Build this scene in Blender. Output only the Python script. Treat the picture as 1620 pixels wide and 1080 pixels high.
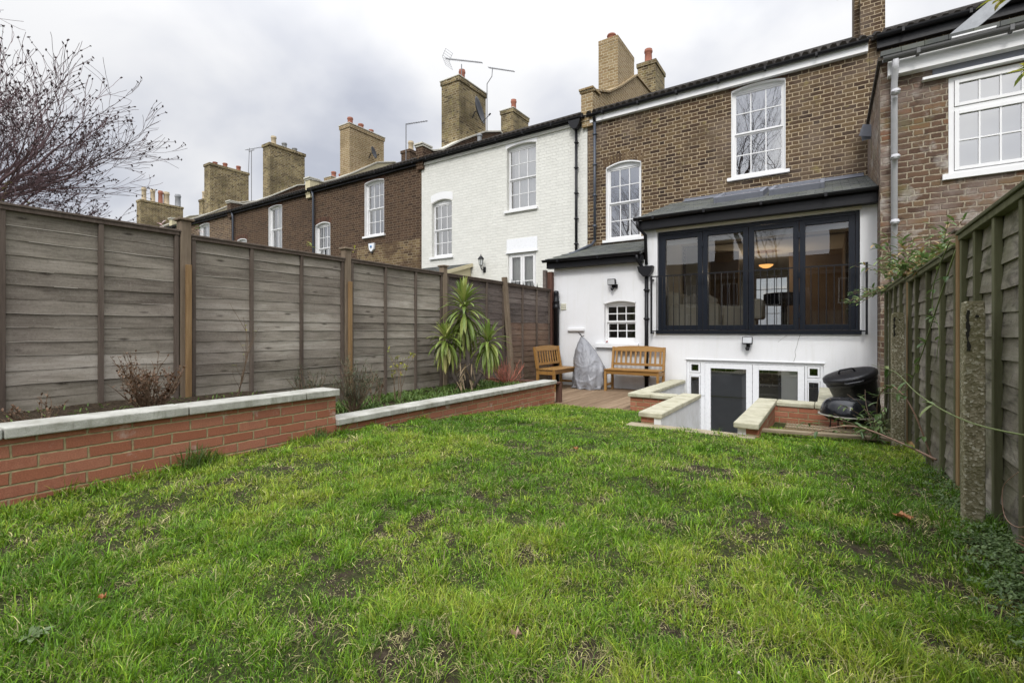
import bpy, math, random
import numpy as np
from mathutils import Vector, Matrix
random.seed(7); rng = np.random.default_rng(11)
S = bpy.context.scene; COL = S.collection; PI = math.pi
for o in list(bpy.data.objects): bpy.data.objects.remove(o)

# ------------------------------------------------------------ camera, sky, sun, exposure
CAMZ = 0.95
cd = bpy.data.cameras.new('camera'); cam = bpy.data.objects.new('camera', cd); COL.objects.link(cam)
cam.location = (0, 0, CAMZ); cam.rotation_euler = (math.radians(90), 0, math.radians(33.4))
cd.sensor_width = 36; cd.lens = 36 * 758 / 1620; cd.shift_y = -16 / 1620
cd.clip_start = 0.05; cd.clip_end = 3000; S.camera = cam
S.view_settings.view_transform = 'Standard'; S.view_settings.look = 'None'
S.view_settings.exposure = 0.25; S.view_settings.gamma = 1.0
SUN_EL, SUN_AZ = math.radians(42), math.radians(163)      # azimuth clockwise from +Y
W = bpy.data.worlds.new('World'); S.world = W; W.use_nodes = True
def world():
    t = W.node_tree; t.nodes.clear(); N = t.nodes.new; L = t.links.new
    out = N('ShaderNodeOutputWorld'); sky = N('ShaderNodeTexSky'); sky.sky_type = 'NISHITA'; sky.sun_disc = False
    sky.sun_elevation = SUN_EL; sky.sun_rotation = SUN_AZ
    b1 = N('ShaderNodeBackground'); b1.inputs[1].default_value = 0.10; L(sky.outputs[0], b1.inputs[0])
    tc = N('ShaderNodeTexCoord'); sep = N('ShaderNodeSeparateXYZ'); L(tc.outputs['Generated'], sep.inputs[0])
    def M(op, a, b=None, c=None):
        m = N('ShaderNodeMath'); m.operation = op
        for i, v in enumerate((a, b, c)):
            if v is None: continue
            if isinstance(v, (int, float)): m.inputs[i].default_value = v
            else: L(v, m.inputs[i])
        return m.outputs[0]
    z = M('MAXIMUM', sep.outputs[2], 0.0)
    # a flat cloud sheet: project the direction on a plane overhead
    d = M('ADD', z, 0.62)
    cx = M('DIVIDE', sep.outputs[0], d); cy = M('DIVIDE', sep.outputs[1], d)
    cb = N('ShaderNodeCombineXYZ'); L(cx, cb.inputs[0]); L(cy, cb.inputs[1]); cb.inputs[2].default_value = 3.7
    n1 = N('ShaderNodeTexNoise'); n1.inputs['Scale'].default_value = 2.7; n1.inputs['Detail'].default_value = 5
    n1.inputs['Roughness'].default_value = 0.47; n1.inputs['Distortion'].default_value = 0.25; L(cb.outputs[0], n1.inputs['Vector'])
    rp = N('ShaderNodeValToRGB'); L(n1.outputs['Fac'], rp.inputs[0])
    e = rp.color_ramp.elements; e[0].position = 0.33; e[0].color = (0.62, 0.65, 0.74, 1); e[1].position = 0.58; e[1].color = (1.05, 1.05, 1.06, 1)
    m = rp.color_ramp.elements.new(0.44); m.color = (0.80, 0.82, 0.885, 1)
    # overcast skies brighten towards the zenith
    dt = N('ShaderNodeVectorMath'); dt.operation = 'DOT_PRODUCT'; L(tc.outputs['Generated'], dt.inputs[0])
    dt.inputs[1].default_value = (math.sin(SUN_AZ) * math.cos(SUN_EL), math.cos(SUN_AZ) * math.cos(SUN_EL), math.sin(SUN_EL))
    glow = M('POWER', M('MAXIMUM', dt.outputs['Value'], 0.0), 2.5)
    g = M('ADD', M('MULTIPLY_ADD', M('POWER', z, 4.0), 3.0, 0.90), M('MULTIPLY', glow, 1.25))
    vm = N('ShaderNodeVectorMath'); vm.operation = 'SCALE'; L(rp.outputs[0], vm.inputs[0]); L(g, vm.inputs['Scale'])
    b2 = N('ShaderNodeBackground'); b2.inputs[1].default_value = 0.80; L(vm.outputs[0], b2.inputs[0])
    mx = N('ShaderNodeMixShader'); mx.inputs[0].default_value = 0.93; L(b1.outputs[0], mx.inputs[1]); L(b2.outputs[0], mx.inputs[2])
    L(mx.outputs[0], out.inputs[0])
world()
sd = bpy.data.lights.new('sun', 'SUN'); sun = bpy.data.objects.new('sun', sd); COL.objects.link(sun)
sd.energy = 1.5; sd.angle = math.radians(14); sd.color = (1.0, 0.97, 0.92)
sdir = Vector((math.sin(SUN_AZ) * math.cos(SUN_EL), math.cos(SUN_AZ) * math.cos(SUN_EL), math.sin(SUN_EL)))
sun.rotation_euler = sdir.to_track_quat('Z', 'Y').to_euler(); sun.location = (0, -5, 30)

# ------------------------------------------------------------ mesh helpers
OFF = {}
def tag(o, label=None, cat=None, group=None, kind=None):
    if label: o['label'] = label
    if cat: o['category'] = cat
    if group: o['group'] = group
    if kind: o['kind'] = kind
    return o
def thing(name, label, cat, loc=(0, 0, 0), group=None):
    o = bpy.data.objects.new(name, None); COL.objects.link(o); o.location = loc; o.empty_display_size = 0.1
    OFF[o] = Vector(loc); return tag(o, label, cat, group)
class MB:
    def __init__(s): s.v = []; s.f = []; s.r = []; s.c = None; s.smooth = False
    def _rv(s): return random.random() if s.c is None else s.c
    def add(s, vs, fs):
        n = len(s.v); s.v += [tuple(p) for p in vs]; s.f += [tuple(i + n for i in f) for f in fs]; s.r += [s._rv()] * 0
        c = s._rv(); s.r += [c] * len(vs); return s
    def box(s, x0, x1, y0, y1, z0, z1, M=None):
        vs = [Vector((x, y, z)) for z in (z0, z1) for y in (y0, y1) for x in (x0, x1)]
        if M is not None: vs = [M @ p for p in vs]
        return s.add(vs, [(0, 2, 3, 1), (4, 5, 7, 6), (0, 1, 5, 4), (2, 6, 7, 3), (0, 4, 6, 2), (1, 3, 7, 5)])
    def beam(s, a, b, w, h, up=(0, 0, 1)):
        a = Vector(a); b = Vector(b); d = (b - a); l = d.length; d.normalize(); u = Vector(up)
        x = d.cross(u)
        if x.length < 1e-4: x = d.cross(Vector((0, 1, 0)))
        x.normalize(); u = x.cross(d).normalized()
        vs = [p + x * sx * w / 2 + u * su * h / 2 for p in (a, b) for su in (-1, 1) for sx in (-1, 1)]
        return s.add(vs, [(0, 1, 3, 2), (4, 6, 7, 5), (0, 4, 5, 1), (2, 3, 7, 6), (0, 2, 6, 4), (1, 5, 7, 3)])
    def prism(s, pts, axis, a, b):
        # polygon pts in the plane across axis, extruded from a to b
        def mk(p, t): return {'x': (t, p[0], p[1]), 'y': (p[0], t, p[1]), 'z': (p[0], p[1], t)}[axis]
        n = len(pts); vs = [mk(p, a) for p in pts] + [mk(p, b) for p in pts]
        return s.add(vs, [tuple(range(n)), tuple(range(2 * n - 1, n - 1, -1))] + [(i, i + n, (i + 1) % n + n, (i + 1) % n) for i in range(n)])
    def tube(s, pts, rad, seg=8, cap=True):
        pts = [Vector(p) for p in pts]; n = len(pts)
        if not hasattr(rad, '__len__'): rad = [rad] * n
        vs = []; prev = None
        for i, p in enumerate(pts):
            d = (pts[min(i + 1, n - 1)] - pts[max(i - 1, 0)])
            if d.length < 1e-9: d = Vector((0, 0, 1))
            d.normalize()
            if prev is None: x = d.orthogonal().normalized()
            else:
                x = prev - d * prev.dot(d)
                x = d.orthogonal().normalized() if x.length < 1e-5 else x.normalized()
            prev = x; y = d.cross(x)
            vs += [p + (x * math.cos(2 * PI * k / seg) + y * math.sin(2 * PI * k / seg)) * rad[i] for k in range(seg)]
        fs = [(i * seg + k, i * seg + (k + 1) % seg, (i + 1) * seg + (k + 1) % seg, (i + 1) * seg + k) for i in range(n - 1) for k in range(seg)]
        if cap: fs += [tuple(range(seg - 1, -1, -1)), tuple(range((n - 1) * seg, n * seg))]
        return s.add(vs, fs)
    def lathe(s, prof, c, seg=20, M=None):
        vs = []
        for r, z in prof:
            for k in range(seg):
                p = Vector((r * math.cos(2 * PI * k / seg), r * math.sin(2 * PI * k / seg), z))
                if M is not None: p = M @ p
                vs.append(p + Vector(c))
        n = len(prof)
        fs = [(i * seg + k, i * seg + (k + 1) % seg, (i + 1) * seg + (k + 1) % seg, (i + 1) * seg + k) for i in range(n - 1) for k in range(seg)]
        fs += [tuple(range(seg - 1, -1, -1)), tuple(range((n - 1) * seg, n * seg))]
        return s.add(vs, fs)
    def leaf(s, p, d, l, w, droop=0.3, n=3, side=None):
        # a folded tapering leaf of n segments
        p = Vector(p); d = Vector(d).normalized(); side = d.cross(Vector((0, 0, 1))) if side is None else side
        if side.length < 1e-3: side = Vector((1, 0, 0))
        side.normalize(); vs = []
        for i in range(n + 1):
            t = i / n; ww = w * (math.sin(PI * min(1, 0.12 + t * 0.88)) ** 0.7 if t < 1 else 0.02)
            q = p.copy(); upv = side.cross(d).normalized()
            vs += [q - side * ww / 2 + upv * ww * 0.18, q, q + side * ww / 2 + upv * ww * 0.18]
            p = p + d * l / n; d = (d + Vector((0, 0, -droop / n))).normalized()
        fs = []
        for i in range(n):
            a = i * 3; fs += [(a, a + 1, a + 4, a + 3), (a + 1, a + 2, a + 5, a + 4)]
        return s.add(vs, fs)
    def build(s, name, mat, parent=None, bevel=0, smooth=None):
        me = bpy.data.meshes.new(name); o = bpy.data.objects.new(name, me); COL.objects.link(o)
        off = Vector((0, 0, 0))
        if parent is not None: off = OFF[parent]; o.parent = parent
        OFF[o] = off
        me.from_pydata([(v[0] - off.x, v[1] - off.y, v[2] - off.z) for v in s.v], [], s.f)
        me.update()
        a = me.attributes.new('rnd', 'FLOAT', 'POINT'); a.data.foreach_set('value', s.r)
        me.materials.append(mat)
        if s.smooth if smooth is None else smooth:
            me.polygons.foreach_set('use_smooth', [True] * len(me.polygons))
        if bevel:
            m = o.modifiers.new('bevel', 'BEVEL'); m.width = bevel; m.segments = 2; m.limit_method = 'ANGLE'
        return o
def copy_thing(root, loc, rz, label):
    r = root.copy(); COL.objects.link(r); r.location = loc; r.rotation_euler = (0, 0, rz); r['label'] = label
    for ch in list(root.children):
        c = ch.copy(); COL.objects.link(c); c.parent = r
        for g in list(ch.children):
            d = g.copy(); COL.objects.link(d); d.parent = c
    return r

# ------------------------------------------------------------ node helpers
class NT:
    def __init__(s, name):
        s.m = bpy.data.materials.new(name); s.m.use_nodes = True; s.t = s.m.node_tree; s.t.nodes.clear()
        s.out = s.n('ShaderNodeOutputMaterial')
    def n(s, k, **kw):
        o = s.t.nodes.new(k)
        for a, b in kw.items(): setattr(o, a, b)
        return o
    def L(s, a, b): s.t.links.new(a, b)
    def put(s, sock, v):
        if v is None: return
        if isinstance(v, (int, float)): sock.default_value = v
        elif isinstance(v, tuple):
            sock.default_value = v if len(v) == len(sock.default_value) else v + (1,)
        else: s.L(v, sock)
    def ma(s, op, a, b=None, c=None, clamp=False):
        m = s.n('ShaderNodeMath', operation=op, use_clamp=clamp)
        for i, v in enumerate((a, b, c)): s.put(m.inputs[i], v)
        return m.outputs[0]
    def pos(s): return s.n('ShaderNodeNewGeometry').outputs['Position']
    def obj(s): return s.n('ShaderNodeTexCoord').outputs['Object']
    def scale(s, v, sc):
        m = s.n('ShaderNodeVectorMath', operation='MULTIPLY'); s.put(m.inputs[0], v); m.inputs[1].default_value = sc; return m.outputs[0]
    def noise(s, v, sc, det=3, rough=0.5, dist=0, out='Fac'):
        t = s.n('ShaderNodeTexNoise'); s.put(t.inputs['Vector'], v); t.inputs['Scale'].default_value = sc
        t.inputs['Detail'].default_value = det; t.inputs['Roughness'].default_value = rough; t.inputs['Distortion'].default_value = dist
        return t.outputs[out]
    def ramp(s, f, st, interp='LINEAR'):
        r = s.n('ShaderNodeValToRGB'); s.put(r.inputs[0], f); cr = r.color_ramp; cr.interpolation = interp
        while len(cr.elements) < len(st): cr.elements.new(0.5)
        for e, (p, c) in zip(cr.elements, st):
            e.position = p; e.color = (c, c, c, 1) if isinstance(c, (int, float)) else tuple(c) + (1,)
        return r.outputs[0]
    def mix(s, f, a, b, mode='MIX'):
        m = s.n('ShaderNodeMix', data_type='RGBA', blend_type=mode); s.put(m.inputs[0], f); s.put(m.inputs[6], a); s.put(m.inputs[7], b); return m.outputs[2]
    def mapr(s, f, a, b, c=0.0, d=1.0):
        m = s.n('ShaderNodeMapRange', clamp=True); s.put(m.inputs[0], f)
        for i, v in zip((1, 2, 3, 4), (a, b, c, d)): m.inputs[i].default_value = v
        return m.outputs[0]
    def attr(s, name): return s.n('ShaderNodeAttribute', attribute_name=name)
    def bsdf(s, col, rough=0.8, bump=None, bd=0.01, spec=0.5, metal=0.0, extra=None):
        b = s.n('ShaderNodeBsdfPrincipled'); s.put(b.inputs['Base Color'], col); s.put(b.inputs['Roughness'], rough)
        s.put(b.inputs['Specular IOR Level'], spec); s.put(b.inputs['Metallic'], metal)
        if bump is not None:
            k = s.n('ShaderNodeBump'); k.inputs['Distance'].default_value = bd; k.inputs['Strength'].default_value = 1.0
            s.put(k.inputs['Height'], bump); s.L(k.outputs[0], b.inputs['Normal'])
        for a, v in (extra or {}).items(): s.put(b.inputs[a], v)
        s.L(b.outputs[0], s.out.inputs[0]); s.b = b; return s.m

def plain(name, col, rough=0.6, var=0.12, sc=6, metal=0.0, spec=0.5, bd=0.0015):
    n = NT(name); p = n.obj(); a = n.noise(p, sc, 5, 0.6); b = n.noise(p, sc * 9, 3)
    k = n.ma('MULTIPLY_ADD', a, 2 * var, 1 - var); c = n.mix(1.0, col, n.ramp(k, [(0.0, 0.0), (1.0, 1.0)]), 'MULTIPLY') if False else None
    hv = n.n('ShaderNodeHueSaturation'); n.put(hv.inputs['Value'], k); n.put(hv.inputs['Color'], col)
    return n.bsdf(hv.outputs[0], n.mapr(b, 0.3, 0.7, max(0.02, rough - 0.08), min(1, rough + 0.08)), n.ma('ADD', a, n.ma('MULTIPLY', b, 0.4)), bd, spec, metal)

def brick(name, cols, mortar, h=0.087, P=0.38, mort=0.011, flemish=True, stain=None, bd=0.008, worn=0.0, rough=0.9):
    n = NT(name); p = n.pos(); g = n.n('ShaderNodeNewGeometry'); sn = n.n('ShaderNodeSeparateXYZ'); n.L(g.outputs['True Normal'], sn.inputs[0])
    wob = n.noise(p, 9, 2, out='Color'); wv = n.n('ShaderNodeVectorMath', operation='MULTIPLY_ADD')
    n.L(wob, wv.inputs[0]); wv.inputs[1].default_value = (0.012 + worn * .03,) * 3; n.L(p, wv.inputs[2])
    sp = n.n('ShaderNodeSeparateXYZ'); n.L(wv.outputs[0], sp.inputs[0])
    isx = n.ma('GREATER_THAN', n.ma('ABSOLUTE', sn.outputs[0]), 0.7); ish = n.ma('GREATER_THAN', n.ma('ABSOLUTE', sn.outputs[2]), 0.7)
    mixf = n.n('ShaderNodeMix', data_type='FLOAT'); n.L(isx, mixf.inputs[0]); n.L(sp.outputs[0], mixf.inputs[2]); n.L(sp.outputs[1], mixf.inputs[3])
    u = mixf.outputs[0]
    mz = n.n('ShaderNodeMix', data_type='FLOAT'); n.L(ish, mz.inputs[0]); n.L(sp.outputs[2], mz.inputs[2]); n.L(sp.outputs[1], mz.inputs[3])
    zz = n.ma('DIVIDE', n.ma('ADD', mz.outputs[0], 50.0), h); row = n.ma('FLOOR', zz); fz = n.ma('SUBTRACT', zz, row)
    rj = n.n('ShaderNodeTexWhiteNoise', noise_dimensions='1D'); n.L(row, rj.inputs['W'])
    up = n.ma('ADD', n.ma('DIVIDE', n.ma('ADD', u, 200.0), P), n.ma('ADD', n.ma('MULTIPLY', n.ma('MODULO', row, 2.0), 0.5), n.ma('MULTIPLY', rj.outputs[0], 0.06)))
    k = n.ma('FLOOR', up); f = n.ma('SUBTRACT', up, k); inv = n.ma('SUBTRACT', 1.0, f)
    d = n.ma('MINIMUM', f, inv)
    if flemish:
        d = n.ma('MINIMUM', d, n.ma('ABSOLUTE', n.ma('SUBTRACT', f, 0.667))); hd = n.ma('MULTIPLY', n.ma('GREATER_THAN', f, 0.667), 0.5)
    else: hd = 0.0
    d = n.ma('MULTIPLY', d, P); dz = n.ma('MULTIPLY', n.ma('MINIMUM', fz, n.ma('SUBTRACT', 1.0, fz)), h)
    e = n.ma('ADD', n.ma('MINIMUM', d, dz), n.ma('MULTIPLY', n.ma('SUBTRACT', n.noise(p, 45, 3), 0.5), 0.006 + worn * .012))
    bf = n.mapr(e, mort / 2 - 0.0015, mort / 2 + 0.0025)
    cb = n.n('ShaderNodeCombineXYZ'); n.put(cb.inputs[0], n.ma('ADD', k, hd)); n.L(row, cb.inputs[1])
    wn = n.n('ShaderNodeTexWhiteNoise', noise_dimensions='2D'); n.L(cb.outputs[0], wn.inputs['Vector'])
    m = len(cols); bc = n.ramp(n.ma('ADD', n.ma('MULTIPLY', wn.outputs[0], 0.9), n.ma('MULTIPLY', n.ma('SUBTRACT', n.noise(p, 30, 4, .6), .5), 0.35), clamp=True), [(i / (m - 1), c) for i, c in enumerate(cols)])
    fine = n.noise(p, 130, 3, 0.7)
    bc = n.mix(0.35, bc, n.ramp(fine, [(0.3, 0.25), (0.7, 0.8)]), 'OVERLAY')
    mc = n.mix(0.4, mortar, n.ramp(n.noise(p, 25, 3), [(0.35, 0.3), (0.65, 0.8)]), 'OVERLAY')
    c = n.mix(bf, mc, bc)
    if stain:
        for (sc, lo, hi, col, amt) in stain:
            sf = n.ma('MULTIPLY', n.mapr(n.noise(p, sc, 5, 0.62), lo, hi), amt); c = n.mix(sf, c, col)
    return n.bsdf(c, rough, n.ma('ADD', bf, n.ma('MULTIPLY', fine, 0.35)), bd, 0.2)

BR_MAIN = brick('stock_brick_brown', [(.034, .022, .016), (.075, .046, .028), (.10, .064, .036), (.135, .092, .048), (.055, .034, .024), (.19, .13, .062)], (.385, .31, .21), mort=0.016,
    worn=.3,
    stain=[(0.5, .50, .64, (.19, .15, .12), .6), (1.3, .54, .68, (.075, .052, .034), .6), (3.5, .60, .70, (.30, .25, .10), .5)])
BR_PATCH = brick('repaired_brick', [(.06, .038, .022), (.12, .08, .04), (.20, .145, .07), (.10, .06, .035), (.26, .19, .09)], (.30, .245, .17), mort=0.014, stain=[(1.3, .46, .60, (.075, .046, .028), .75)])
BR_DARK = brick('stock_brick_dark', [(.04, .024, .016), (.062, .036, .022), (.085, .05, .03), (.055, .032, .022), (.12, .075, .042)], (.19, .145, .10), mort=0.013,
    stain=[(0.6, .55, .7, (.05, .034, .024), .4)])
BR_MID = brick('stock_brick_mid', [(.055, .035, .024), (.09, .055, .036), (.12, .075, .045), (.16, .105, .06)], (.34, .28, .2), mort=0.014)
BR_CHIM = brick('stock_brick_yellow', [(.07, .05, .028), (.16, .115, .055), (.23, .17, .08), (.28, .22, .11), (.12, .085, .045)], (.40, .35, .24), mort=0.017,
    stain=[(1.1, .45, .62, (.075, .060, .036), .6), (5, .55, .7, (.30, .27, .09), .35)], worn=.3)
BR_LIGHT = brick('stock_brick_light', [(.22, .15, .075), (.30, .22, .115), (.26, .18, .10), (.34, .26, .15)], (.50, .43, .30), mort=0.014,
    stain=[(1.1, .5, .7, (.16, .12, .06), .45)], worn=.2)
BR_WING = brick('weathered_wall_brick', [(.075, .045, .032), (.14, .085, .055), (.105, .066, .048), (.18, .12, .068), (.19, .075, .045)], (.31, .26, .19), mort=0.018, worn=.8, bd=.014,
    stain=[(1.2, .46, .62, (.235, .19, .165), .8), (2.6, .54, .66, (.45, .42, .38), .65), (4, .6, .68, (.045, .035, .028), .6), (1.9, .58, .7, (.13, .12, .05), .6)])
BR_RED = brick('garden_wall_brick', [(.30, .115, .066), (.34, .135, .08), (.37, .16, .10), (.31, .12, .075), (.40, .18, .115)], (.30, .25, .14), h=0.075, P=0.225, mort=0.010, flemish=False, bd=0.004,
    stain=[(1.4, .55, .75, (.20, .10, .065), .5), (4.5, .60, .70, (.55, .50, .44), .55), (11, .6, .7, (.16, .10, .07), .4)])
def painted_brick(name, col):
    m = brick(name, [tuple(c * .96 for c in col), col, tuple(min(1, c * 1.03) for c in col)], tuple(c * .975 for c in col), mort=0.010, bd=0.0055, worn=.6, rough=.75,
        stain=[(16, .70, .74, (.30, .28, .22), .6), (3.0, .5, .75, tuple(c * .88 for c in col), .6), (.8, .5, .8, tuple(c * .86 for c in col), .5)])
    return m
PAINT_WALL = painted_brick('cream_painted_brick', (.685, .68, .63))
def render_mat():
    n = NT('white_render'); p = n.pos(); sp = n.n('ShaderNodeSeparateXYZ'); n.L(p, sp.inputs[0])
    big = n.noise(p, 0.9, 5, .6); streak = n.noise(n.scale(p, (7, 7, .5)), 1.0, 5, .7)
    c = n.mix(n.mapr(big, .4, .75), (.755, .76, .775), (.69, .695, .705))
    c = n.mix(n.ma('MULTIPLY', n.mapr(streak, .52, .70), .38), c, (.60, .60, .56)); c = n.mix(n.mapr(n.noise(p, 24, 3, .6), .70, .76, 0, .4), c, (.45, .44, .40))
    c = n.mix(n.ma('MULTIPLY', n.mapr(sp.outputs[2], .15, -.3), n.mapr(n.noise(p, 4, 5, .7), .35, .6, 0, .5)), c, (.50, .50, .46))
    return n.bsdf(c, .85, n.ma('ADD', n.noise(p, 60, 4, .7), n.ma('MULTIPLY', big, 4.0)), .0025, .3)
RENDER = render_mat()
WHITE = plain('white_gloss_paint', (.76, .76, .76), .35, .05, 3)
UPVC = plain('white_plastic', (.77, .78, .80), .3, .03, 2)
CREAM = plain('cream_render', (.56, .50, .33), .85, .18, 2.5, bd=.004)
BLACK = plain('black_painted_metal', (.008, .008, .010), .42, .2, 8, spec=.3)
DARKALU = plain('anthracite_aluminium', (.010, .013, .020), .38, .08, 3, spec=.25)
BLUEPIPE = plain('slate_blue_pipe', (.055, .065, .085), .45, .15, 5)
GREYPIPE = plain('grey_painted_pipe', (.50, .50, .52), .6, .15, 9, bd=.003)
STONE = plain('pale_coping_stone', (.52, .50, .43), .9, .16, 7, bd=.004)
LEAD = plain('lead_sheet', (.16, .17, .20), .6, .2, 6, bd=.003)
TERRA = plain('terracotta_pot', (.30, .115, .075), .85, .4, 9, bd=.003)
POTBUFF = plain('buff_pot', (.44, .36, .24), .85, .22, 9, bd=.003)
POTGREY = plain('grey_metal_cowl', (.24, .25, .26), .6, .2, 9)
GALV = plain('aerial_metal', (.16, .16, .17), .5, .2, 9)
PLASTICBLACK = plain('black_plastic', (.010, .010, .012), .34, .15, 5)
ENAMEL = plain('black_enamel', (.008, .009, .012), .16, .1, 5)
WHITEPL = plain('white_plastic_box', (.75, .77, .80), .4, .05, 5)
CURT = plain('pale_curtain', (.62, .61, .57), .9, .1, 5)
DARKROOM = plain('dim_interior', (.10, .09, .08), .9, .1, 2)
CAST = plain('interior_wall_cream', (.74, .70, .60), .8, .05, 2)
def coping_mat():
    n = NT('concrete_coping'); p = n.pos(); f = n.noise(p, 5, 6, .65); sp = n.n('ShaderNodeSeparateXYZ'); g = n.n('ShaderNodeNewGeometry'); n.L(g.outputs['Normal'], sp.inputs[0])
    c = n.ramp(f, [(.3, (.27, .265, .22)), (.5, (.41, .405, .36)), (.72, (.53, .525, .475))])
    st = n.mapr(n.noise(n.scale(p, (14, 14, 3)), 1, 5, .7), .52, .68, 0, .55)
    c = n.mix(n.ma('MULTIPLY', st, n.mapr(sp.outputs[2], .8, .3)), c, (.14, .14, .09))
    return n.bsdf(c, .9, n.ma('ADD', n.noise(p, 70, 4, .7), f), .004, .25)
COPING = coping_mat()
def coping2():
    n = NT('sandstone_coping'); p = n.pos(); f = n.noise(p, 6, 6, .65)
    c = n.ramp(f, [(.3, (.32, .30, .21)), (.5, (.45, .43, .32)), (.72, (.54, .52, .41))])
    c = n.mix(n.mapr(n.noise(p, 22, 4, .7), .6, .75, 0, .5), c, (.22, .21, .12))
    return n.bsdf(c, .9, n.ma('ADD', n.noise(p, 70, 4, .7), f), .004, .25)
SANDCOP = coping2()
def slate():
    n = NT('slate_roofing'); p = n.obj(); t = n.n('ShaderNodeTexBrick'); t.offset = .5
    t.inputs['Scale'].default_value = 1; t.inputs['Brick Width'].default_value = .26; t.inputs['Row Height'].default_value = .20; t.inputs['Mortar Size'].default_value = .004
    n.L(p, t.inputs['Vector']); t.inputs['Color1'].default_value = (.085, .09, .088, 1); t.inputs['Color2'].default_value = (.14, .145, .135, 1); t.inputs['Mortar'].default_value = (.02, .02, .02, 1)
    c = n.mix(n.mapr(n.noise(p, 3, 5, .6), .5, .7, 0, .6), t.outputs[0], (.13, .14, .09))
    return n.bsdf(c, .85, n.ma('ADD', n.ma('MULTIPLY', t.outputs['Fac'], -1.0), n.noise(p, 20, 4)), .006, .15)
SLATE = slate()
TILE = plain('dark_mossy_tile', (.030, .026, .022), .95, .4, 9, spec=.1, bd=.006)
def glass(name='window_glass', k=0.30, tint=(.86, .88, .88)):
    n = NT(name); p = n.obj(); tr = n.n('ShaderNodeBsdfTransparent'); tr.inputs[0].default_value = tint + (1,)
    gl = n.n('ShaderNodeBsdfGlossy'); gl.inputs['Roughness'].default_value = 0.0; gl.inputs[0].default_value = (1, 1, 1, 1)
    bm = n.n('ShaderNodeBump'); bm.inputs['Distance'].default_value = .004; bm.inputs['Strength'].default_value = .35 if k > .1 else .08; n.L(n.noise(p, 2.2, 1), bm.inputs['Height']); n.L(bm.outputs[0], gl.inputs['Normal'])
    fr = n.n('ShaderNodeFresnel'); fr.inputs[0].default_value = 1.5
    mx = n.n('ShaderNodeMixShader'); n.L(n.ma('ADD', fr.outputs[0], k, clamp=True), mx.inputs[0]); n.L(tr.outputs[0], mx.inputs[1]); n.L(gl.outputs[0], mx.inputs[2]); n.L(mx.outputs[0], n.out.inputs[0])
    return n.m
GLASS = glass('window_glass', .30); GLASS2 = glass('door_glass', .07)
def wood(name, cols, axis='y', ring=16, rough=.85, rndamp=.5, mossy=0, knots=0, spec=.25, space='pos', bd=.003):
    n = NT(name); p = n.pos() if space == 'pos' else n.obj()
    sc = {'x': (1, ring, ring), 'y': (ring, 1, ring), 'z': (ring, ring, 1)}[axis]
    r = n.attr('rnd').outputs['Fac']; off = n.n('ShaderNodeVectorMath', operation='ADD'); n.L(n.scale(p, sc), off.inputs[0])
    cb = n.n('ShaderNodeCombineXYZ'); n.L(n.ma('MULTIPLY', r, 37.0), cb.inputs[0]); n.L(n.ma('MULTIPLY', r, 91.0), cb.inputs[2]); n.L(cb.outputs[0], off.inputs[1]); v = off.outputs[0]
    a = n.noise(v, 1.0, 6, .65, .4); b = n.noise(v, 5.0, 4, .7)
    f = n.ma('ADD', n.ma('ADD', n.ma('MULTIPLY', a, .62), n.ma('MULTIPLY', b, .38)), n.ma('MULTIPLY', n.ma('SUBTRACT', r, .5), rndamp * .3))
    m = len(cols); c = n.ramp(f, [(.30 + .4 * i / (m - 1), q) for i, q in enumerate(cols)])
    if knots:
        w = n.noise(p, 3, 2, out='Color'); kv = n.n('ShaderNodeTexVoronoi'); kv.inputs['Scale'].default_value = 1; kv.inputs['Randomness'].default_value = .9; n.L(n.scale(p, (1, 2.6, 8.5)), kv.inputs['Vector'])
        kf = n.mapr(kv.outputs['Distance'], .05, .14, knots, 0); c = n.mix(kf, c, (.035, .028, .02))
        big = n.noise(p, 1.1, 4, .6); c = n.mix(n.mapr(big, .4, .65, 0, .4), c, (.115, .085, .075)); sp_ = n.noise(p, 60, 4, .8); c = n.mix(n.mapr(sp_, .55, .72, 0, .55), c, (.34, .31, .27)); sz = n.n('ShaderNodeSeparateXYZ'); n.L(p, sz.inputs[0]); c = n.mix(n.ma('MULTIPLY', n.mapr(sz.outputs[2], .75, .05), n.mapr(n.noise(p, 3, 4, .6), .35, .65, .1, .7)), c, (.095, .085, .05)); c = n.mix(n.mapr(sp_, .45, .28, 0, .5), c, (.05, .042, .036))
    if mossy:
        c = n.mix(n.mapr(n.noise(n.scale(p, (1, 1.4, 3)), 3.2, 5, .7, 1.0), .50, .66, 0, .75), c, (.045, .036, .038))
        c = n.mix(n.ma('MULTIPLY', n.mapr(n.noise(p, 2.2, 5, .6), .42, .66), mossy), c, (.095, .105, .035))
    return n.bsdf(c, rough, f, bd, spec)
FENCEW = wood('weathered_fence_boards', [(.125, .108, .086), (.23, .205, .165), (.33, .295, .245), (.47, .43, .37)], 'y', 9, rndamp=.75, knots=.85, bd=.004)
FENCED = wood('dark_fence_boards', [(.05, .04, .036), (.095, .078, .070), (.15, .125, .11), (.22, .19, .17)], 'y', 9, knots=.6, bd=.005)
FENCER = wood('rusty_fence_boards', [(.075, .048, .036), (.14, .085, .058), (.19, .125, .085), (.23, .17, .13)], 'y', 9, knots=.5)
FENCEG = wood('mossy_fence_boards', [(.13, .115, .10), (.25, .22, .19), (.36, .33, .28), (.50, .46, .40)], 'y', 9, mossy=.55, knots=.5, bd=.005)
FENCEB = wood('fence_battens', [(.06, .045, .035), (.11, .085, .068), (.16, .13, .105)], 'z', 14)
BATG = wood('green_stained_battens', [(.07, .07, .035), (.115, .115, .06), (.165, .165, .095)], 'z', 14)
POSTW = wood('fence_post_timber', [(.12, .09, .062), (.20, .155, .11), (.30, .24, .175)], 'z', 12)
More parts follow.
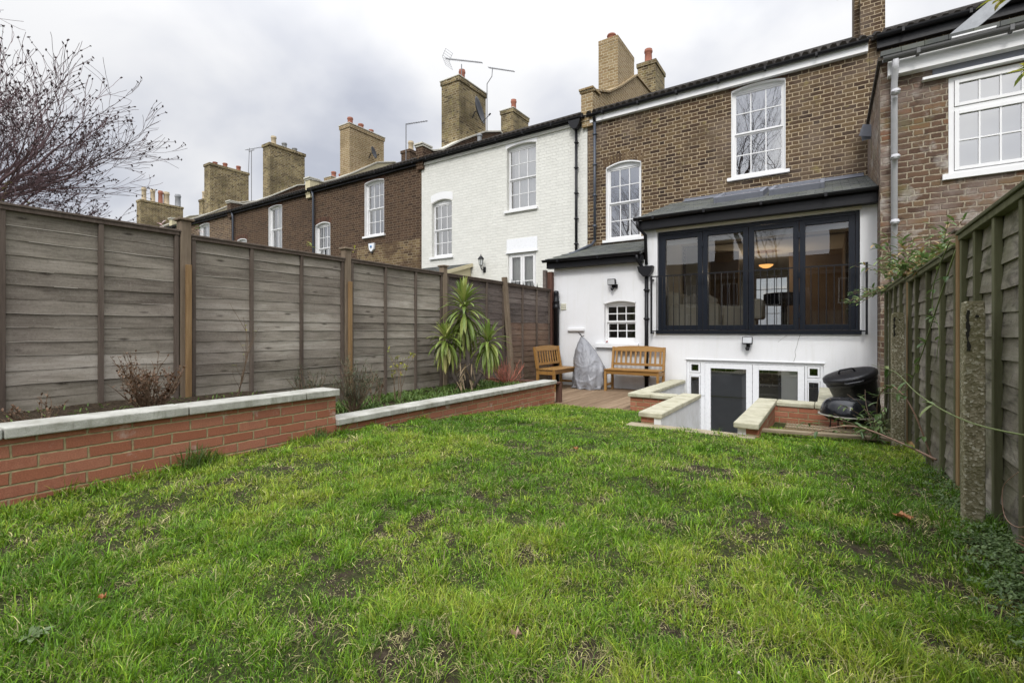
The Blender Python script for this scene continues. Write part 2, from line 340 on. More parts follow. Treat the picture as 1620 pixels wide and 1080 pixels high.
POSTO = wood('new_orange_timber', [(.15, .09, .045), (.24, .15, .07), (.33, .22, .115)], 'z', 12)
POSTR = wood('red_brown_timber', [(.06, .03, .022), (.10, .05, .036), (.15, .085, .06)], 'z', 12)
DECKW = wood('deck_boards', [(.13, .085, .05), (.21, .145, .09), (.29, .21, .135)], 'y', 14, rndamp=.7)
TEAK = wood('oiled_bench_wood', [(.20, .10, .025), (.30, .16, .045), (.38, .22, .075)], 'x', 20, .5, space='obj', spec=.4, bd=.001)
PLANKW = wood('grey_plank', [(.15, .12, .08), (.26, .21, .14), (.34, .29, .20)], 'x', 14)
def concrete_post():
    n = NT('exposed_aggregate'); p = n.pos(); v = n.n('ShaderNodeTexVoronoi'); v.inputs['Scale'].default_value = 105; n.L(p, v.inputs['Vector'])
    sp = n.n('ShaderNodeSeparateXYZ'); n.L(v.outputs['Color'], sp.inputs[0])
    c = n.ramp(sp.outputs[0], [(0, (.15, .13, .075)), (.35, (.24, .21, .135)), (.8, (.36, .32, .225)), (1, (.66, .62, .5))])
    c = n.mix(n.mapr(n.noise(p, 3, 5, .6), .4, .65, 0, .6), c, (.12, .115, .05))
    h = n.ma('ADD', v.outputs['Distance'], n.ma('MULTIPLY', n.noise(p, 14, 4, .7), 1.2))
    c = n.mix(n.mapr(n.noise(p, 38, 2), .70, .76, 0, .8), c, (.03, .027, .02))
    return n.bsdf(c, .95, h, .0025, .2)
CONC = concrete_post()
def leafmat(name, cols, trans=.25, rough=.5):
    n = NT(name); r = n.attr('rnd').outputs['Fac']; m = len(cols)
    f = n.ma('ADD', n.ma('MULTIPLY', r, .85), n.ma('MULTIPLY', n.noise(n.obj(), 18, 2), .15)); c = n.ramp(f, [(i / (m - 1), q) for i, q in enumerate(cols)])
    b = n.n('ShaderNodeBsdfPrincipled'); n.L(c, b.inputs['Base Color']); b.inputs['Roughness'].default_value = rough
    t = n.n('ShaderNodeBsdfTranslucent'); n.L(c, t.inputs[0]); mx = n.n('ShaderNodeMixShader'); mx.inputs[0].default_value = trans
    n.L(b.outputs[0], mx.inputs[1]); n.L(t.outputs[0], mx.inputs[2]); n.L(mx.outputs[0], n.out.inputs[0]); return n.m
L_YUCCA = leafmat('yucca_leaf', [(.09, .15, .025), (.19, .26, .05), (.35, .38, .11), (.56, .50, .20)], .2, .4)
L_GREEN = leafmat('glossy_green_leaf', [(.05, .10, .025), (.09, .16, .04), (.15, .23, .07), (.24, .28, .10)], .25, .4)
L_ROSEM = leafmat('grey_green_needle', [(.045, .065, .032), (.09, .115, .06), (.14, .165, .09)], .15)
L_DRY = leafmat('dry_brown_leaf', [(.07, .035, .018), (.15, .08, .04), (.26, .15, .08)], .2)
L_YELL = leafmat('yellow_green_leaf', [(.30, .32, .05), (.45, .42, .05), (.22, .28, .06), (.34, .18, .08)], .35)
L_PINK = leafmat('pink_petal', [(.75, .55, .55), (.8, .68, .66), (.7, .35, .4)], .3)
L_REDT = leafmat('red_twig', [(.30, .08, .05), (.42, .14, .09), (.28, .12, .08)], 0)
BARK = plain('grey_brown_bark', (.085, .068, .058), .9, .3, 12, bd=.004)
TWIG = plain('brown_twig', (.16, .11, .07), .85, .3, 14)
TWIGP = plain('purplish_twig', (.15, .095, .10), .85, .3, 10)
TWIGD = plain('dark_purple_twig', (.060, .042, .044), .85, .25, 10)
# ------------------------------------------------------------ ground, lawn, deck, light well
def vnoise(x, y, sc, seed):
    r = np.random.default_rng(seed).random((256, 256)); X = np.asarray(x) * sc + 500.3; Y = np.asarray(y) * sc + 500.7
    i = np.floor(X).astype(int); j = np.floor(Y).astype(int); fx = X - i; fy = Y - j; fx = fx * fx * (3 - 2 * fx); fy = fy * fy * (3 - 2 * fy)
    a = r[i % 256, j % 256]; b = r[(i + 1) % 256, j % 256]; c = r[i % 256, (j + 1) % 256]; d = r[(i + 1) % 256, (j + 1) % 256]
    return (a * (1 - fx) + b * fx) * (1 - fy) + (c * (1 - fx) + d * fx) * fy
def gh(x, y):
    x = np.asarray(x, float); y = np.asarray(y, float)
    base = np.interp(y, [3.2, 7.0, 9.0], [0, -.25, -.25])
    inside = ((x > -3.9) & (x < .8) & (y > -4) & (y < 7.0)).astype(float)
    b = (vnoise(x, y, 1.3, 1) - .5) * .05 + (vnoise(x, y, 4.5, 2) - .5) * .03 + (vnoise(x, y, 14, 3) - .5) * .014
    edge = np.clip((y - 4.6) / 1.2, 0, 1)
    return base + b * inside * (1 - .7 * edge) - .004 - (1 - inside) * .03
def bare(x, y):
    m = vnoise(x, y, 1.5, 5) * .20 + vnoise(x, y, 6.0, 6) * .27 + vnoise(x, y, 14, 7) * .33 + vnoise(x, y, 38, 8) * .20
    near = np.clip(1 - np.hypot(np.asarray(x) + .4, np.asarray(y) - .6) / 4.4, 0, 1)
    return np.clip((m - (.640 - .110 * near)) / .06, 0, 1)
WX0, WX1, WY0, WY1 = -1.62, -.80, 5.58, 9.72          # stair well down to the doors
BX0, BX1, BY0 = -2.36, -.10, 7.55                     # wider well in front of the doors
def ground():
    xs = sorted(set(list(np.round(np.arange(-4.0, .9, .05), 3)) + [WX0, WX1, BX0, BX1] + [-400, -150, -70, -40, -25, -15, -10, -7, -5.5, 2, 4, 8, 20, 60, 200]))
    ys = sorted(set(list(np.round(np.arange(-.5, 7.6, .05), 3)) + [WY0, WY1, BY0] + [-400, -120, -40, -15, -8, -5, -3.5, -2.5, -1.5, -1, 8.2, 9, 12, 20, 30, 60, 200, 600]))
    X, Y = np.meshgrid(xs, ys); Z = gh(X, Y); B = bare(X, Y); nx = len(xs)
    fs = []
    for j in range(len(ys) - 1):
        cy = (ys[j] + ys[j + 1]) / 2
        for i in range(nx - 1):
            cx = (xs[i] + xs[i + 1]) / 2
            if WX0 < cx < WX1 and WY0 < cy < WY1: continue
            if BX0 < cx < BX1 and BY0 < cy < WY1: continue
            fs.append((j * nx + i, j * nx + i + 1, (j + 1) * nx + i + 1, (j + 1) * nx + i))
    me = bpy.data.meshes.new('ground'); me.from_pydata(list(zip(X.ravel(), Y.ravel(), Z.ravel())), [], fs); me.update()
    me.polygons.foreach_set('use_smooth', [True] * len(me.polygons))
    a = me.attributes.new('bare', 'FLOAT', 'POINT'); a.data.foreach_set('value', B.ravel().astype(np.float32))
    o = bpy.data.objects.new('ground', me); COL.objects.link(o); tag(o, kind='structure')
    n = NT('soil_and_thatch'); p = n.pos(); f = n.noise(p, 26, 6, .7); b = n.attr('bare').outputs['Fac']
    soil = n.ramp(f, [(.3, (.018, .014, .010)), (.5, (.045, .034, .023)), (.7, (.095, .075, .05))])
    th = n.ramp(n.noise(n.scale(p, (1, 1, 1)), 60, 5, .75), [(.3, (.018, .022, .008)), (.5, (.040, .050, .016)), (.7, (.10, .095, .038))])
    n.bsdf(n.mix(b, th, soil), .95, n.ma('ADD', f, n.noise(p, 90, 4, .7)), .012, .15); me.materials.append(n.m)
ground()

def grass():
    # tufts of blades over the lawn; each tuft shares a lean and a colour
    NT_ = 60000
    px, py = [], []
    def spawn(n, x0, x1, y0, y1): px.append(rng.uniform(x0, x1, n)); py.append(rng.uniform(y0, y1, n))
    spawn(38000, -3.79, .66, .1, 3.2); spawn(20000, -2.6, .66, .5, 2.2); spawn(30000, -3.79, .66, 3.0, 7.35); spawn(5000, -3.79, .66, -2.0, .15)
    px = np.concatenate(px); py = np.concatenate(py)
    ok = ~((px > -1.98) & (px < -.62) & (py > 5.54)) & ~((px < -1.9) & (py > 6.98 + (vnoise(px, py, 5, 9) - .5) * .12)) & ~((px > -.64) & (py > 6.5 + .3 * vnoise(px, py, 3, 8)))
    bmask = bare(px, py); ok &= rng.random(len(px)) > bmask * .80
    lz = vnoise(px, py, 6.5, 22) * .6 + vnoise(px, py, 19, 23) * .4; ok &= rng.random(len(px)) < np.clip(.42 + 1.5 * (lz - .20), .36, 1) + (py > 4.5) * .4
    ok &= ~((np.abs(px - .575) < .045) & (np.abs(py - 3.11) < .045)) & ~((np.abs(px - .58) < .08) & (np.abs(py - 6.1) < .08))
    px = px[ok]; py = py[ok]; T = len(px); d = np.hypot(px, py)
    edgeL = np.exp(-np.abs(px + 3.8) / .07); edgeR = np.exp(-np.abs(px - .68) / .10)
    lush = vnoise(px, py, 1.1, 21) * .4 + vnoise(px, py, 6.5, 22) * .6
    yel = vnoise(px, py, .8, 31) * .5 + vnoise(px, py, 5.0, 32) * .5
    hgt = (.014 + .080 * lush ** 2.0) * (1 + 1.1 * edgeL * (vnoise(px, py, 6, 41) > .55) + .7 * edgeR) * np.interp(py, [0, 3.5, 5.5], [1.0, .95, .72])
    big = rng.random(T) > np.where(d < 4.5, .975, .99); hgt = np.where(big, np.clip(hgt * 1.9, .06, .12), hgt)
    nb = np.where(d < 2.4, 8, np.where(d < 4.0, 7, 6)) + big * 26
    ti = np.repeat(np.arange(T), nb); n = len(ti)
    spread = np.where(big[ti], .030, .018) * (1 + .25 * (d[ti] > 3))
    a0 = rng.uniform(0, 2 * PI, n); rr = np.sqrt(rng.random(n)) * spread * 1.5
    x = px[ti] + rr * np.cos(a0); y = py[ti] + rr * np.sin(a0); x = np.clip(x, -3.795, .69)
    z = gh(x, y) - .004
    tl = rng.uniform(0, 2 * PI, T)
    az = np.where(rng.random(n) < .55, a0 + rng.normal(0, .6, n), tl[ti] + rng.normal(0, .8, n))
    h = hgt[ti] * rng.uniform(.45, 1.25, n); straw = rng.random(n) < (.12 + .20 * np.clip(yel[ti] - .45, 0, 1) + .55 * bmask[ok][ti])
    bend = rng.uniform(.25, 1.15, n); bend = np.where(straw, rng.uniform(.9, 2.2, n), bend)
    wdt = rng.uniform(.0006, .0015, n) * np.interp(d[ti], [1.2, 3, 7], [1.0, 1.6, 3.2])
    dx, dy = np.cos(az), np.sin(az); sx, sy = -dy, dx
    tw = rng.uniform(-.9, .9, n); sx, sy = sx * np.cos(tw) - sy * np.sin(tw), sx * np.sin(tw) + sy * np.cos(tw)
    V = np.zeros((n, 7, 3), np.float32)
    for i, (t, wf) in enumerate(((0, 1.0), (.38, .95), (.72, .65), (1.0, 0))):
        ang = bend * t; cx = h * t * np.sin(ang) * 1.0; cz = h * t * np.cos(np.minimum(ang, 1.5)) * 1.0
        cz = np.maximum(cz, .004)
        cxx = x + dx * cx; cyy = y + dy * cx
        if i < 3:
            V[:, 2 * i, 0] = cxx - sx * wdt * wf; V[:, 2 * i, 1] = cyy - sy * wdt * wf; V[:, 2 * i, 2] = z + cz
            V[:, 2 * i + 1, 0] = cxx + sx * wdt * wf; V[:, 2 * i + 1, 1] = cyy + sy * wdt * wf; V[:, 2 * i + 1, 2] = z + cz
        else: V[:, 6, 0] = cxx; V[:, 6, 1] = cyy; V[:, 6, 2] = z + cz
    base = (np.arange(n) * 7)[:, None]
    q = np.array([0, 1, 3, 2, 2, 3, 5, 4]); tri = np.array([4, 5, 6])
    loops = np.concatenate([base + q, base + tri], 1).astype(np.int32)           # 8+3 loops per blade
    me = bpy.data.meshes.new('grass'); me.vertices.add(n * 7); me.vertices.foreach_set('co', V.ravel())
    me.loops.add(n * 11); me.loops.foreach_set('vertex_index', loops.ravel())
    ls = (np.arange(n) * 11)[:, None] + np.array([0, 4, 8]); me.polygons.add(n * 3)
    me.polygons.foreach_set('loop_start', ls.ravel().astype(np.int32))
    me.update(calc_edges=True); me.validate()
    g1 = np.array([.085, .195, .010]); g2 = np.array([.18, .335, .018]); g3 = np.array([.38, .44, .055]); s1 = np.array([.52, .47, .22])
    k = np.clip((yel[ti] - .25) * 1.5 + rng.normal(0, .25, n), 0, 1)[:, None]
    c = np.where(k < .5, g1 + (g2 - g1) * k * 2, g2 + (g3 - g2) * (k - .5) * 2); c = np.where(straw[:, None], s1 * rng.uniform(.55, 1.1, (n, 1)), c)
    c = c * np.clip(rng.lognormal(-.16, .36, (n, 1)), .3, 2.0); C = np.ones((n, 7, 4), np.float32); C[:, :, :3] = c[:, None, :]
    at = me.attributes.new('col', 'FLOAT_COLOR', 'POINT'); at.data.foreach_set('color', C.ravel())
    o = bpy.data.objects.new('grass', me); COL.objects.link(o); tag(o, 'uneven green lawn grass with straw coloured blades', 'grass', kind='stuff')
    m = NT('grass_blades'); a = m.attr('col').outputs['Color']; b = m.n('ShaderNodeBsdfPrincipled'); m.L(a, b.inputs['Base Color']); b.inputs['Roughness'].default_value = .45; b.inputs['Specular IOR Level'].default_value = .35
    t = m.n('ShaderNodeBsdfTranslucent'); m.L(a, t.inputs[0]); mx = m.n('ShaderNodeMixShader'); mx.inputs[0].default_value = .30; m.L(b.outputs[0], mx.inputs[1]); m.L(t.outputs[0], mx.inputs[2]); m.L(mx.outputs[0], m.out.inputs[0])
    me.materials.append(m.m); print('grass blades', n)
grass()

# bed soil behind the retaining walls
def patch(name, x0, x1, y0, y1, z, mat, amp=.05, seed=3, kind='structure'):
    nx = max(2, int((x1 - x0) / .06)); ny = max(2, int((y1 - y0) / .06)); X, Y = np.meshgrid(np.linspace(x0, x1, nx + 1), np.linspace(y0, y1, ny + 1))
    Z = z + (vnoise(X, Y, 2.5, seed) - .5) * amp + (vnoise(X, Y, 9, seed + 1) - .5) * amp * .5; n = nx + 1
    mb = MB(); mb.smooth = True; mb.c = .5
    mb.add(list(zip(X.ravel(), Y.ravel(), Z.ravel())), [(j * n + i, j * n + i + 1, (j + 1) * n + i + 1, (j + 1) * n + i) for j in range(ny) for i in range(nx)])
    o = mb.build(name, mat); tag(o, kind=kind); return o
def soil():
    n = NT('garden_soil'); p = n.pos(); f = n.noise(p, 30, 6, .7)
    c = n.ramp(f, [(.3, (.022, .016, .011)), (.5, (.055, .040, .026)), (.7, (.12, .09, .06))]); return n.bsdf(c, .95, n.ma('ADD', f, n.noise(p, 80, 3)), .02, .15)
SOIL = soil()
patch('upper_bed_soil', -5.30, -3.98, -3.0, 2.70, .31, SOIL, seed=50)
patch('lower_bed_soil', -5.30, -3.98, 2.76, 7.15, .03, SOIL, seed=60)

def deck():
    mb = MB(); x = -5.27; i = 0
    while x < -2.66:
        y0 = 7.22 if x < -3.95 else 6.98; mb.box(x, x + .138, y0, 9.69, -.285, -.25 + random.uniform(-.001, .001)); x += .144
    o = mb.build('timber_deck', DECKW, bevel=.004); tag(o, kind='structure')
    mb = MB(); mb.c = .4; mb.box(-3.78, -2.62, 6.93, 6.975, -.36, -.245); o = mb.build('deck_edging', POSTO, bevel=.004); tag(o, kind='structure')
deck()
# light well: floor, steps, edge slab
mb = MB(); mb.box(BX0 + .003, BX1 - .003, BY0 + .2, 9.69, -1.85, -1.745); o = mb.build('well_floor', STONE); tag(o, kind='structure')
mb = MB()
for k in range(7): mb.box(WX0 + .002, WX1 - .002, 5.62 + k * .29, 5.62 + (k + 1) * .29 + (.0 if k < 6 else .1), -1.84, -.20 - (k + 1) * .21)
o = mb.build('well_steps', STONE); tag(o, kind='structure')
mb = MB(); mb.box(-1.98, -.62, 5.40, 5.60, -.5, -.135); o = mb.build('well_threshold', plain('sandy_concrete', (.33, .28, .19), .95, .2, 9, bd=.004), bevel=.01); tag(o, kind='structure')

# ------------------------------------------------------------ garden walls
def wall_thing(name, label, loc): return thing(name, label, 'garden wall', loc)
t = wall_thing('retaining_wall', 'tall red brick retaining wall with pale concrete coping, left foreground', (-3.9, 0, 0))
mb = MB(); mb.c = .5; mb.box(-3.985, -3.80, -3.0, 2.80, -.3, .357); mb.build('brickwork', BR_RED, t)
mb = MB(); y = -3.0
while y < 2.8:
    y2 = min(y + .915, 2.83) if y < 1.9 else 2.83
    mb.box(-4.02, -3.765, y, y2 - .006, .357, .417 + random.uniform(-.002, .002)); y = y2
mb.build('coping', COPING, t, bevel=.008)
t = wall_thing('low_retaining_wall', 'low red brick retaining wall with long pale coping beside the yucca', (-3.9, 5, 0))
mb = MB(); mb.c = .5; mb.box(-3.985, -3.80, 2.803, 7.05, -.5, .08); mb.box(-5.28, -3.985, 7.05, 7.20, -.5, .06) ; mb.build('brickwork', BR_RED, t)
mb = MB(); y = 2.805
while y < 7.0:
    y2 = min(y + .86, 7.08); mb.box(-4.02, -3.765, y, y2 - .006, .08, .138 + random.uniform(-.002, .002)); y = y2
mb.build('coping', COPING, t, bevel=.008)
t = thing('wooden_edging', 'red-brown timber planks capping the end of the flower bed by the deck', 'edging', (-4.6, 7.1, .1))
mb = MB(); mb.box(-5.27, -3.78, 7.03 + .06, 7.27, .062, .092); mb.build('plank', POSTR, t, bevel=.004)
mb = MB(); mb.box(-3.86, -3.77, 7.205, 7.27, -.35, .061); mb.build('post', POSTR, t, bevel=.004)

t = wall_thing('well_wall', 'brick and white rendered well wall with cream coping nearest the bench', (-1.9, 7, -.2))
mb = MB(); mb.c = .5
mb.box(-1.86, -1.70, 5.62, 7.40, -.6, -.06); mb.box(-2.56, -1.70, 7.22, 7.40, -.6, -.06); mb.box(-2.56, -2.40, 7.40, 9.69, -.6, -.06); mb.build('brickwork', BR_RED, t)
mb = MB(); mb.c = .5
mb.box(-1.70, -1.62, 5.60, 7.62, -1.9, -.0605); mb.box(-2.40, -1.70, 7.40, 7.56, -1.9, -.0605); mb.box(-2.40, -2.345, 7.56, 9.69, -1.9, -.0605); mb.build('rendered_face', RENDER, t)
def cop(mb, x0, x1, y0, y1, n, ax):
    for k in range(n):
        if ax == 'y': mb.box(x0, x1, y0 + (y1 - y0) * k / n, y0 + (y1 - y0) * (k + 1) / n - .005, -.06, random.uniform(-.001, .002))
        else: mb.box(x0 + (x1 - x0) * k / n, x0 + (x1 - x0) * (k + 1) / n - .005, y0, y1, -.06, random.uniform(-.001, .002))
mb = MB(); cop(mb, -1.88, -1.60, 5.57, 7.64, 4, 'y'); cop(mb, -2.59, -1.885, 7.18, 7.46, 2, 'x'); cop(mb, -2.59, -2.32, 7.465, 9.685, 4, 'y'); mb.build('coping', SANDCOP, t, bevel=.012)
t = wall_thing('well_wall', 'red brick well wall with cream coping behind the round barbecue', (-.4, 7, -.2))
mb = MB(); mb.c = .5
mb.box(-.72, -.60, 5.56, 7.40, -.6, -.06); mb.box(-.72, .25, 7.40, 7.56, -.6, -.06); mb.box(-.02, .12, 7.56, 9.69, -.6, -.06); mb.build('brickwork', BR_RED, t)
mb = MB(); mb.c = .5
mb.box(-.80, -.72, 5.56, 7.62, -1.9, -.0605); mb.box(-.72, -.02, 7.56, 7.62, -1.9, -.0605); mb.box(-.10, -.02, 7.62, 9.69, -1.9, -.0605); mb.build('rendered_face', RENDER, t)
mb = MB(); cop(mb, -.83, -.59, 5.48, 7.68, 4, 'y'); cop(mb, -.585, .30, 7.38, 7.68, 2, 'x'); cop(mb, -.12, .15, 7.685, 9.685, 4, 'y'); mb.build('coping', SANDCOP, t, bevel=.012)
mb = MB(); mb.beam((-.62, 5.9, -.13), (.52, 6.15, -.14), .10, .03); o = mb.build('timber_plank', PLANKW, bevel=.003); tag(o, 'pale narrow plank lying along the lawn edge by the barbecue', 'plank')

# ------------------------------------------------------------ fences
def slats(mb, X, s, y0, y1, z0, z1, pitch=.112, wav=.007):
    up = False
    z = z1
    while z > z0 + .02:
        zt = z; zb0 = max(z - pitch - .018, z0); n = 12; vs = []; ph = random.uniform(0, 9); fr = random.uniform(1.5, 4)
        j = [random.uniform(-1, 1) for _ in range(n + 1)]; out = (.015 if s > 0 else .019) + random.uniform(-.003, .004)
        for i in range(n + 1):
            y = y0 + (y1 - y0) * i / n; w = wav * (math.sin(y * fr + ph) * .6 + j[i] * .45); zb = zb0 + w; bo = out + .004 * j[(i + 3) % n]
            vs += ([(X + (bo - .005) * s, y, zt + w * .7), (X + .003 * s, y, zb0), (X - .005 * s, y, zb0), (X + (bo - .013) * s, y, zt + w * .7)] if up else
                   [(X + .006 * s, y, zt + .02), (X + bo * s, y, zb), (X + (bo - .008) * s, y, zb), (X - .004 * s, y, zt + .02)])
        fs = []
        for i in range(n):
            a = i * 4; fs += [(a + k, a + (k + 1) % 4, a + 4 + (k + 1) % 4, a + 4 + k) for k in range(4)]
        fs += [(3, 2, 1, 0), (n * 4, n * 4 + 1, n * 4 + 2, n * 4 + 3)]
        mb.add(vs, fs); z -= pitch
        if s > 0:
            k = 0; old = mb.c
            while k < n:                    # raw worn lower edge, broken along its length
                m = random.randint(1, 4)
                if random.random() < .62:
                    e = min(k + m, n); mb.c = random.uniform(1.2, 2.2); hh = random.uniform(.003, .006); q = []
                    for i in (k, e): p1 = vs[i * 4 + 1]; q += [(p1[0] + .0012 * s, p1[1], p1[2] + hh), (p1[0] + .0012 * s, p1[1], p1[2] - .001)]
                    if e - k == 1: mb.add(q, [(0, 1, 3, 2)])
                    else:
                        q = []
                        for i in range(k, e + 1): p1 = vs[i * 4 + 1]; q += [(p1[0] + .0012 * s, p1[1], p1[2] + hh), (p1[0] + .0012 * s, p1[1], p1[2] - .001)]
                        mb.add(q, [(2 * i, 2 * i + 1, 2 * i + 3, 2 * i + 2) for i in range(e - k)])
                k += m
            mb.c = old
def panel(t, X, s, y0, y1, z0, z1, bats, mat, bmat, batw=.036):
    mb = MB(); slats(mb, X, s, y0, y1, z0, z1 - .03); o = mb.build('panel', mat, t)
    mb = MB(); b0, b1 = sorted((X + .012 * s, X + .044 * s)); c0, c1 = sorted((X - .03 * s, X + .012 * s - .001 * s))
    for y in [y0 + batw / 2 + .002] + bats + [y1 - batw / 2 - .002]:
        mb.box(b0, b1, y - batw / 2, y + batw / 2, z0, z1 - .045)
    b0, b1 = sorted((X - .03 * s, X + .052 * s)); mb.box(b0, b1, y0, y1, z1 - .045, z1 - .012 + .0); OFF[o] = OFF[t]; k = mb.build('batten_frame', bmat, o, bevel=.003)
    mb = MB(); b0, b1 = sorted((X - .04 * s, X + .062 * s)); mb.box(b0, b1, y0 - .01, y1 + .01, z1 - .0115, z1 + .008); mb.build('cap_rail', bmat, o, bevel=.004)
    return o
t = thing('timber_fence', 'long weathered grey waney board fence on the left behind the brick walls', 'fence', (-5.3, 3, 0))
PY = [-1.64, .26, 2.16, 4.06, 5.97, 7.76, 9.60]; PZ = [1.93, 1.925, 1.90, 1.905, 1.905, 1.90]
for i in range(6):
    y0, y1 = PY[i] + .055, PY[i + 1] - .055; q = (y1 - y0) / 3; m = FENCEW if i < 4 else FENCED; b = [y0 + q, y0 + 2 * q]
    zb = [.27, .27, -.02, -.05, .0, -.1][i]
    if i == 5:
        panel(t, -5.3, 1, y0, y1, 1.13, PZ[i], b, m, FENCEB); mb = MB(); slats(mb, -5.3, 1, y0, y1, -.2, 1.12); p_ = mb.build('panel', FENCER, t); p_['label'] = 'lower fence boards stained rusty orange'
        mb = MB(); [mb.box(-5.288, -5.256, y - .018, y + .018, -.2, 1.12) for y in (y0 + .02, b[0], b[1], y1 - .02)]; mb.build('batten_frame', FENCEB, p_)
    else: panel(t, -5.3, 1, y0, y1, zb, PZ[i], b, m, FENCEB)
for i, y in enumerate(PY[:5]):
    mb = MB(); mb.box(-5.34, -5.245, y - .047, y + .047, -.1, 2.05 - .01 * i); o = mb.build('post', POSTO if i in (2, 3) and False else POSTW, t, bevel=.005); OFF[o] = OFF[t]
    mb = MB(); mb.box(-5.36, -5.222, y - .068, y + .068, 2.051 - .01 * i, 2.075 - .01 * i); mb.build('post_cap', POSTW, o, bevel=.006)
    if i in (2, 3): mb = MB(); mb.box(-5.242, -5.205, y - .01, y + .035, .0, 1.6); mb.build('brace', POSTO, o, bevel=.003)
mb = MB(); mb.beam((-5.20, 7.90, -.1), (-5.24, 7.68, 2.0), .085, .085, (1, 0, 0)); o = mb.build('post', POSTW, t, bevel=.005); o['label'] = 'leaning fence post'
mb = MB(); mb.box(-5.335, -5.30, 7.66, 7.86, -.2, 1.88); mb.build('filler_board', FENCED, t)
mb = MB(); mb.box(-5.34, -5.22, 9.56, 9.66, -.3, 2.30); mb.build('post', POSTR, t, bevel=.005)
mb = MB(); mb.box(-5.43, -5.35, 9.50, 9.60, 0, 2.34); o = mb.build('timber_stub', FENCED, bevel=.01); tag(o, 'dark upright timber stub at the far end of the left fence', 'post')

t = thing('timber_fence', 'mossy overlap board fence close on the right', 'fence', (.68, 4, 0))
RP = [(1.95, 3.86, [2.36, 2.78, 3.17, 3.53], 1.535), (3.99, 6.08, [4.47, 5.04, 5.62], 1.475), (6.2, 8.35, [6.75, 7.3, 7.85], 1.52), (0.0, 1.83, [.46, .92, 1.38], 1.54)]
for (y0, y1, b, z1) in RP: panel(t, .70, -1, y0, y1, [-.02, -.12, -.25, -.02][RP.index((y0, y1, b, z1))], z1, b, FENCEG, BATG, .045)
for y, zt, m in ((1.89, 1.6, POSTW), (3.925, 1.55, POSTO), (6.14, 1.55, POSTO), (8.41, 1.56, BATG)):
    mb = MB(); mb.box(.655, .745, y - .038, y + .038, -.3, zt); o = mb.build('post', m, t, bevel=.004); OFF[o] = OFF[t]
    mb = MB(); mb.box(.635, .765, y - .058, y + .058, zt + .001, zt + .02); mb.build('post_cap', FENCEB, o, bevel=.004)
for (x, y, z1, lab, sl) in ((.575, 3.11, 1.09, 'taller near concrete post of pebbly aggregate with a slot near its top', 1), (.575, 6.05, 1.13, 'farther short concrete post leaning by the fence near the black tub', 1)):
    mb = MB(); w = .038 if y < 4 else .050; n = 18; vs = []; 
    ring = [(-w, -w), (0, -w), (w, -w), (w, 0), (w, w), (0, w), (-w, w), (-w, 0)]
    for i in range(n + 1):
        z = -.3 + (z1 + .3) * i / n; k = 1 if i < n else .93
        vs += [(x + a * k + random.uniform(-.0008, .0008), y + b * k + random.uniform(-.0008, .0008), z + (random.uniform(-.006, .006) if i == n else 0)) for a, b in ring]
    fs = [(i * 8 + k, i * 8 + (k + 1) % 8, (i + 1) * 8 + (k + 1) % 8, (i + 1) * 8 + k) for i in range(n) for k in range(8)] + [tuple(range(n * 8, n * 8 + 8))]
    mb.add(vs, fs); o = mb.build('concrete_post', CONC, bevel=.006); tag(o, lab, 'post'); OFF[o] = Vector((0, 0, 0))
    mb = MB(); jl = [(x - .72 * w + random.uniform(-.005, .002), z1 - .04 - .012 * q) for q in range(17)]; jr = [(x - .48 * w + random.uniform(-.004, .004) + .003 * math.sin(q), z1 - .04 - .012 * q) for q in range(16, -1, -1)]; mb.prism(jl + jr, 'y', y - w - .0025, y - w - .001); mb.lathe([(.007, 0), (.007, .004)], (x + .2 * w, y - w - .001, z1 - .07), 10, Matrix.Rotation(PI / 2, 3, 'X'))
    mb.build('slot', plain('shadowed_slot', (.02, .018, .012), 1, .1, 5), o)
# fence closing the garden behind the camera (seen only mirrored in the glass)
t = thing('timber_fence', 'grey board fence across the rear end of the garden', 'fence', (-2.3, -3, 0))
mb = MB()
for k in range(40): mb.box(-5.3 + k * .15, -5.3 + k * .15 + .143, -3.06, -3.035, -.05, 1.75 + random.uniform(-.01, .01))
mb.build('boards', FENCEW, t)
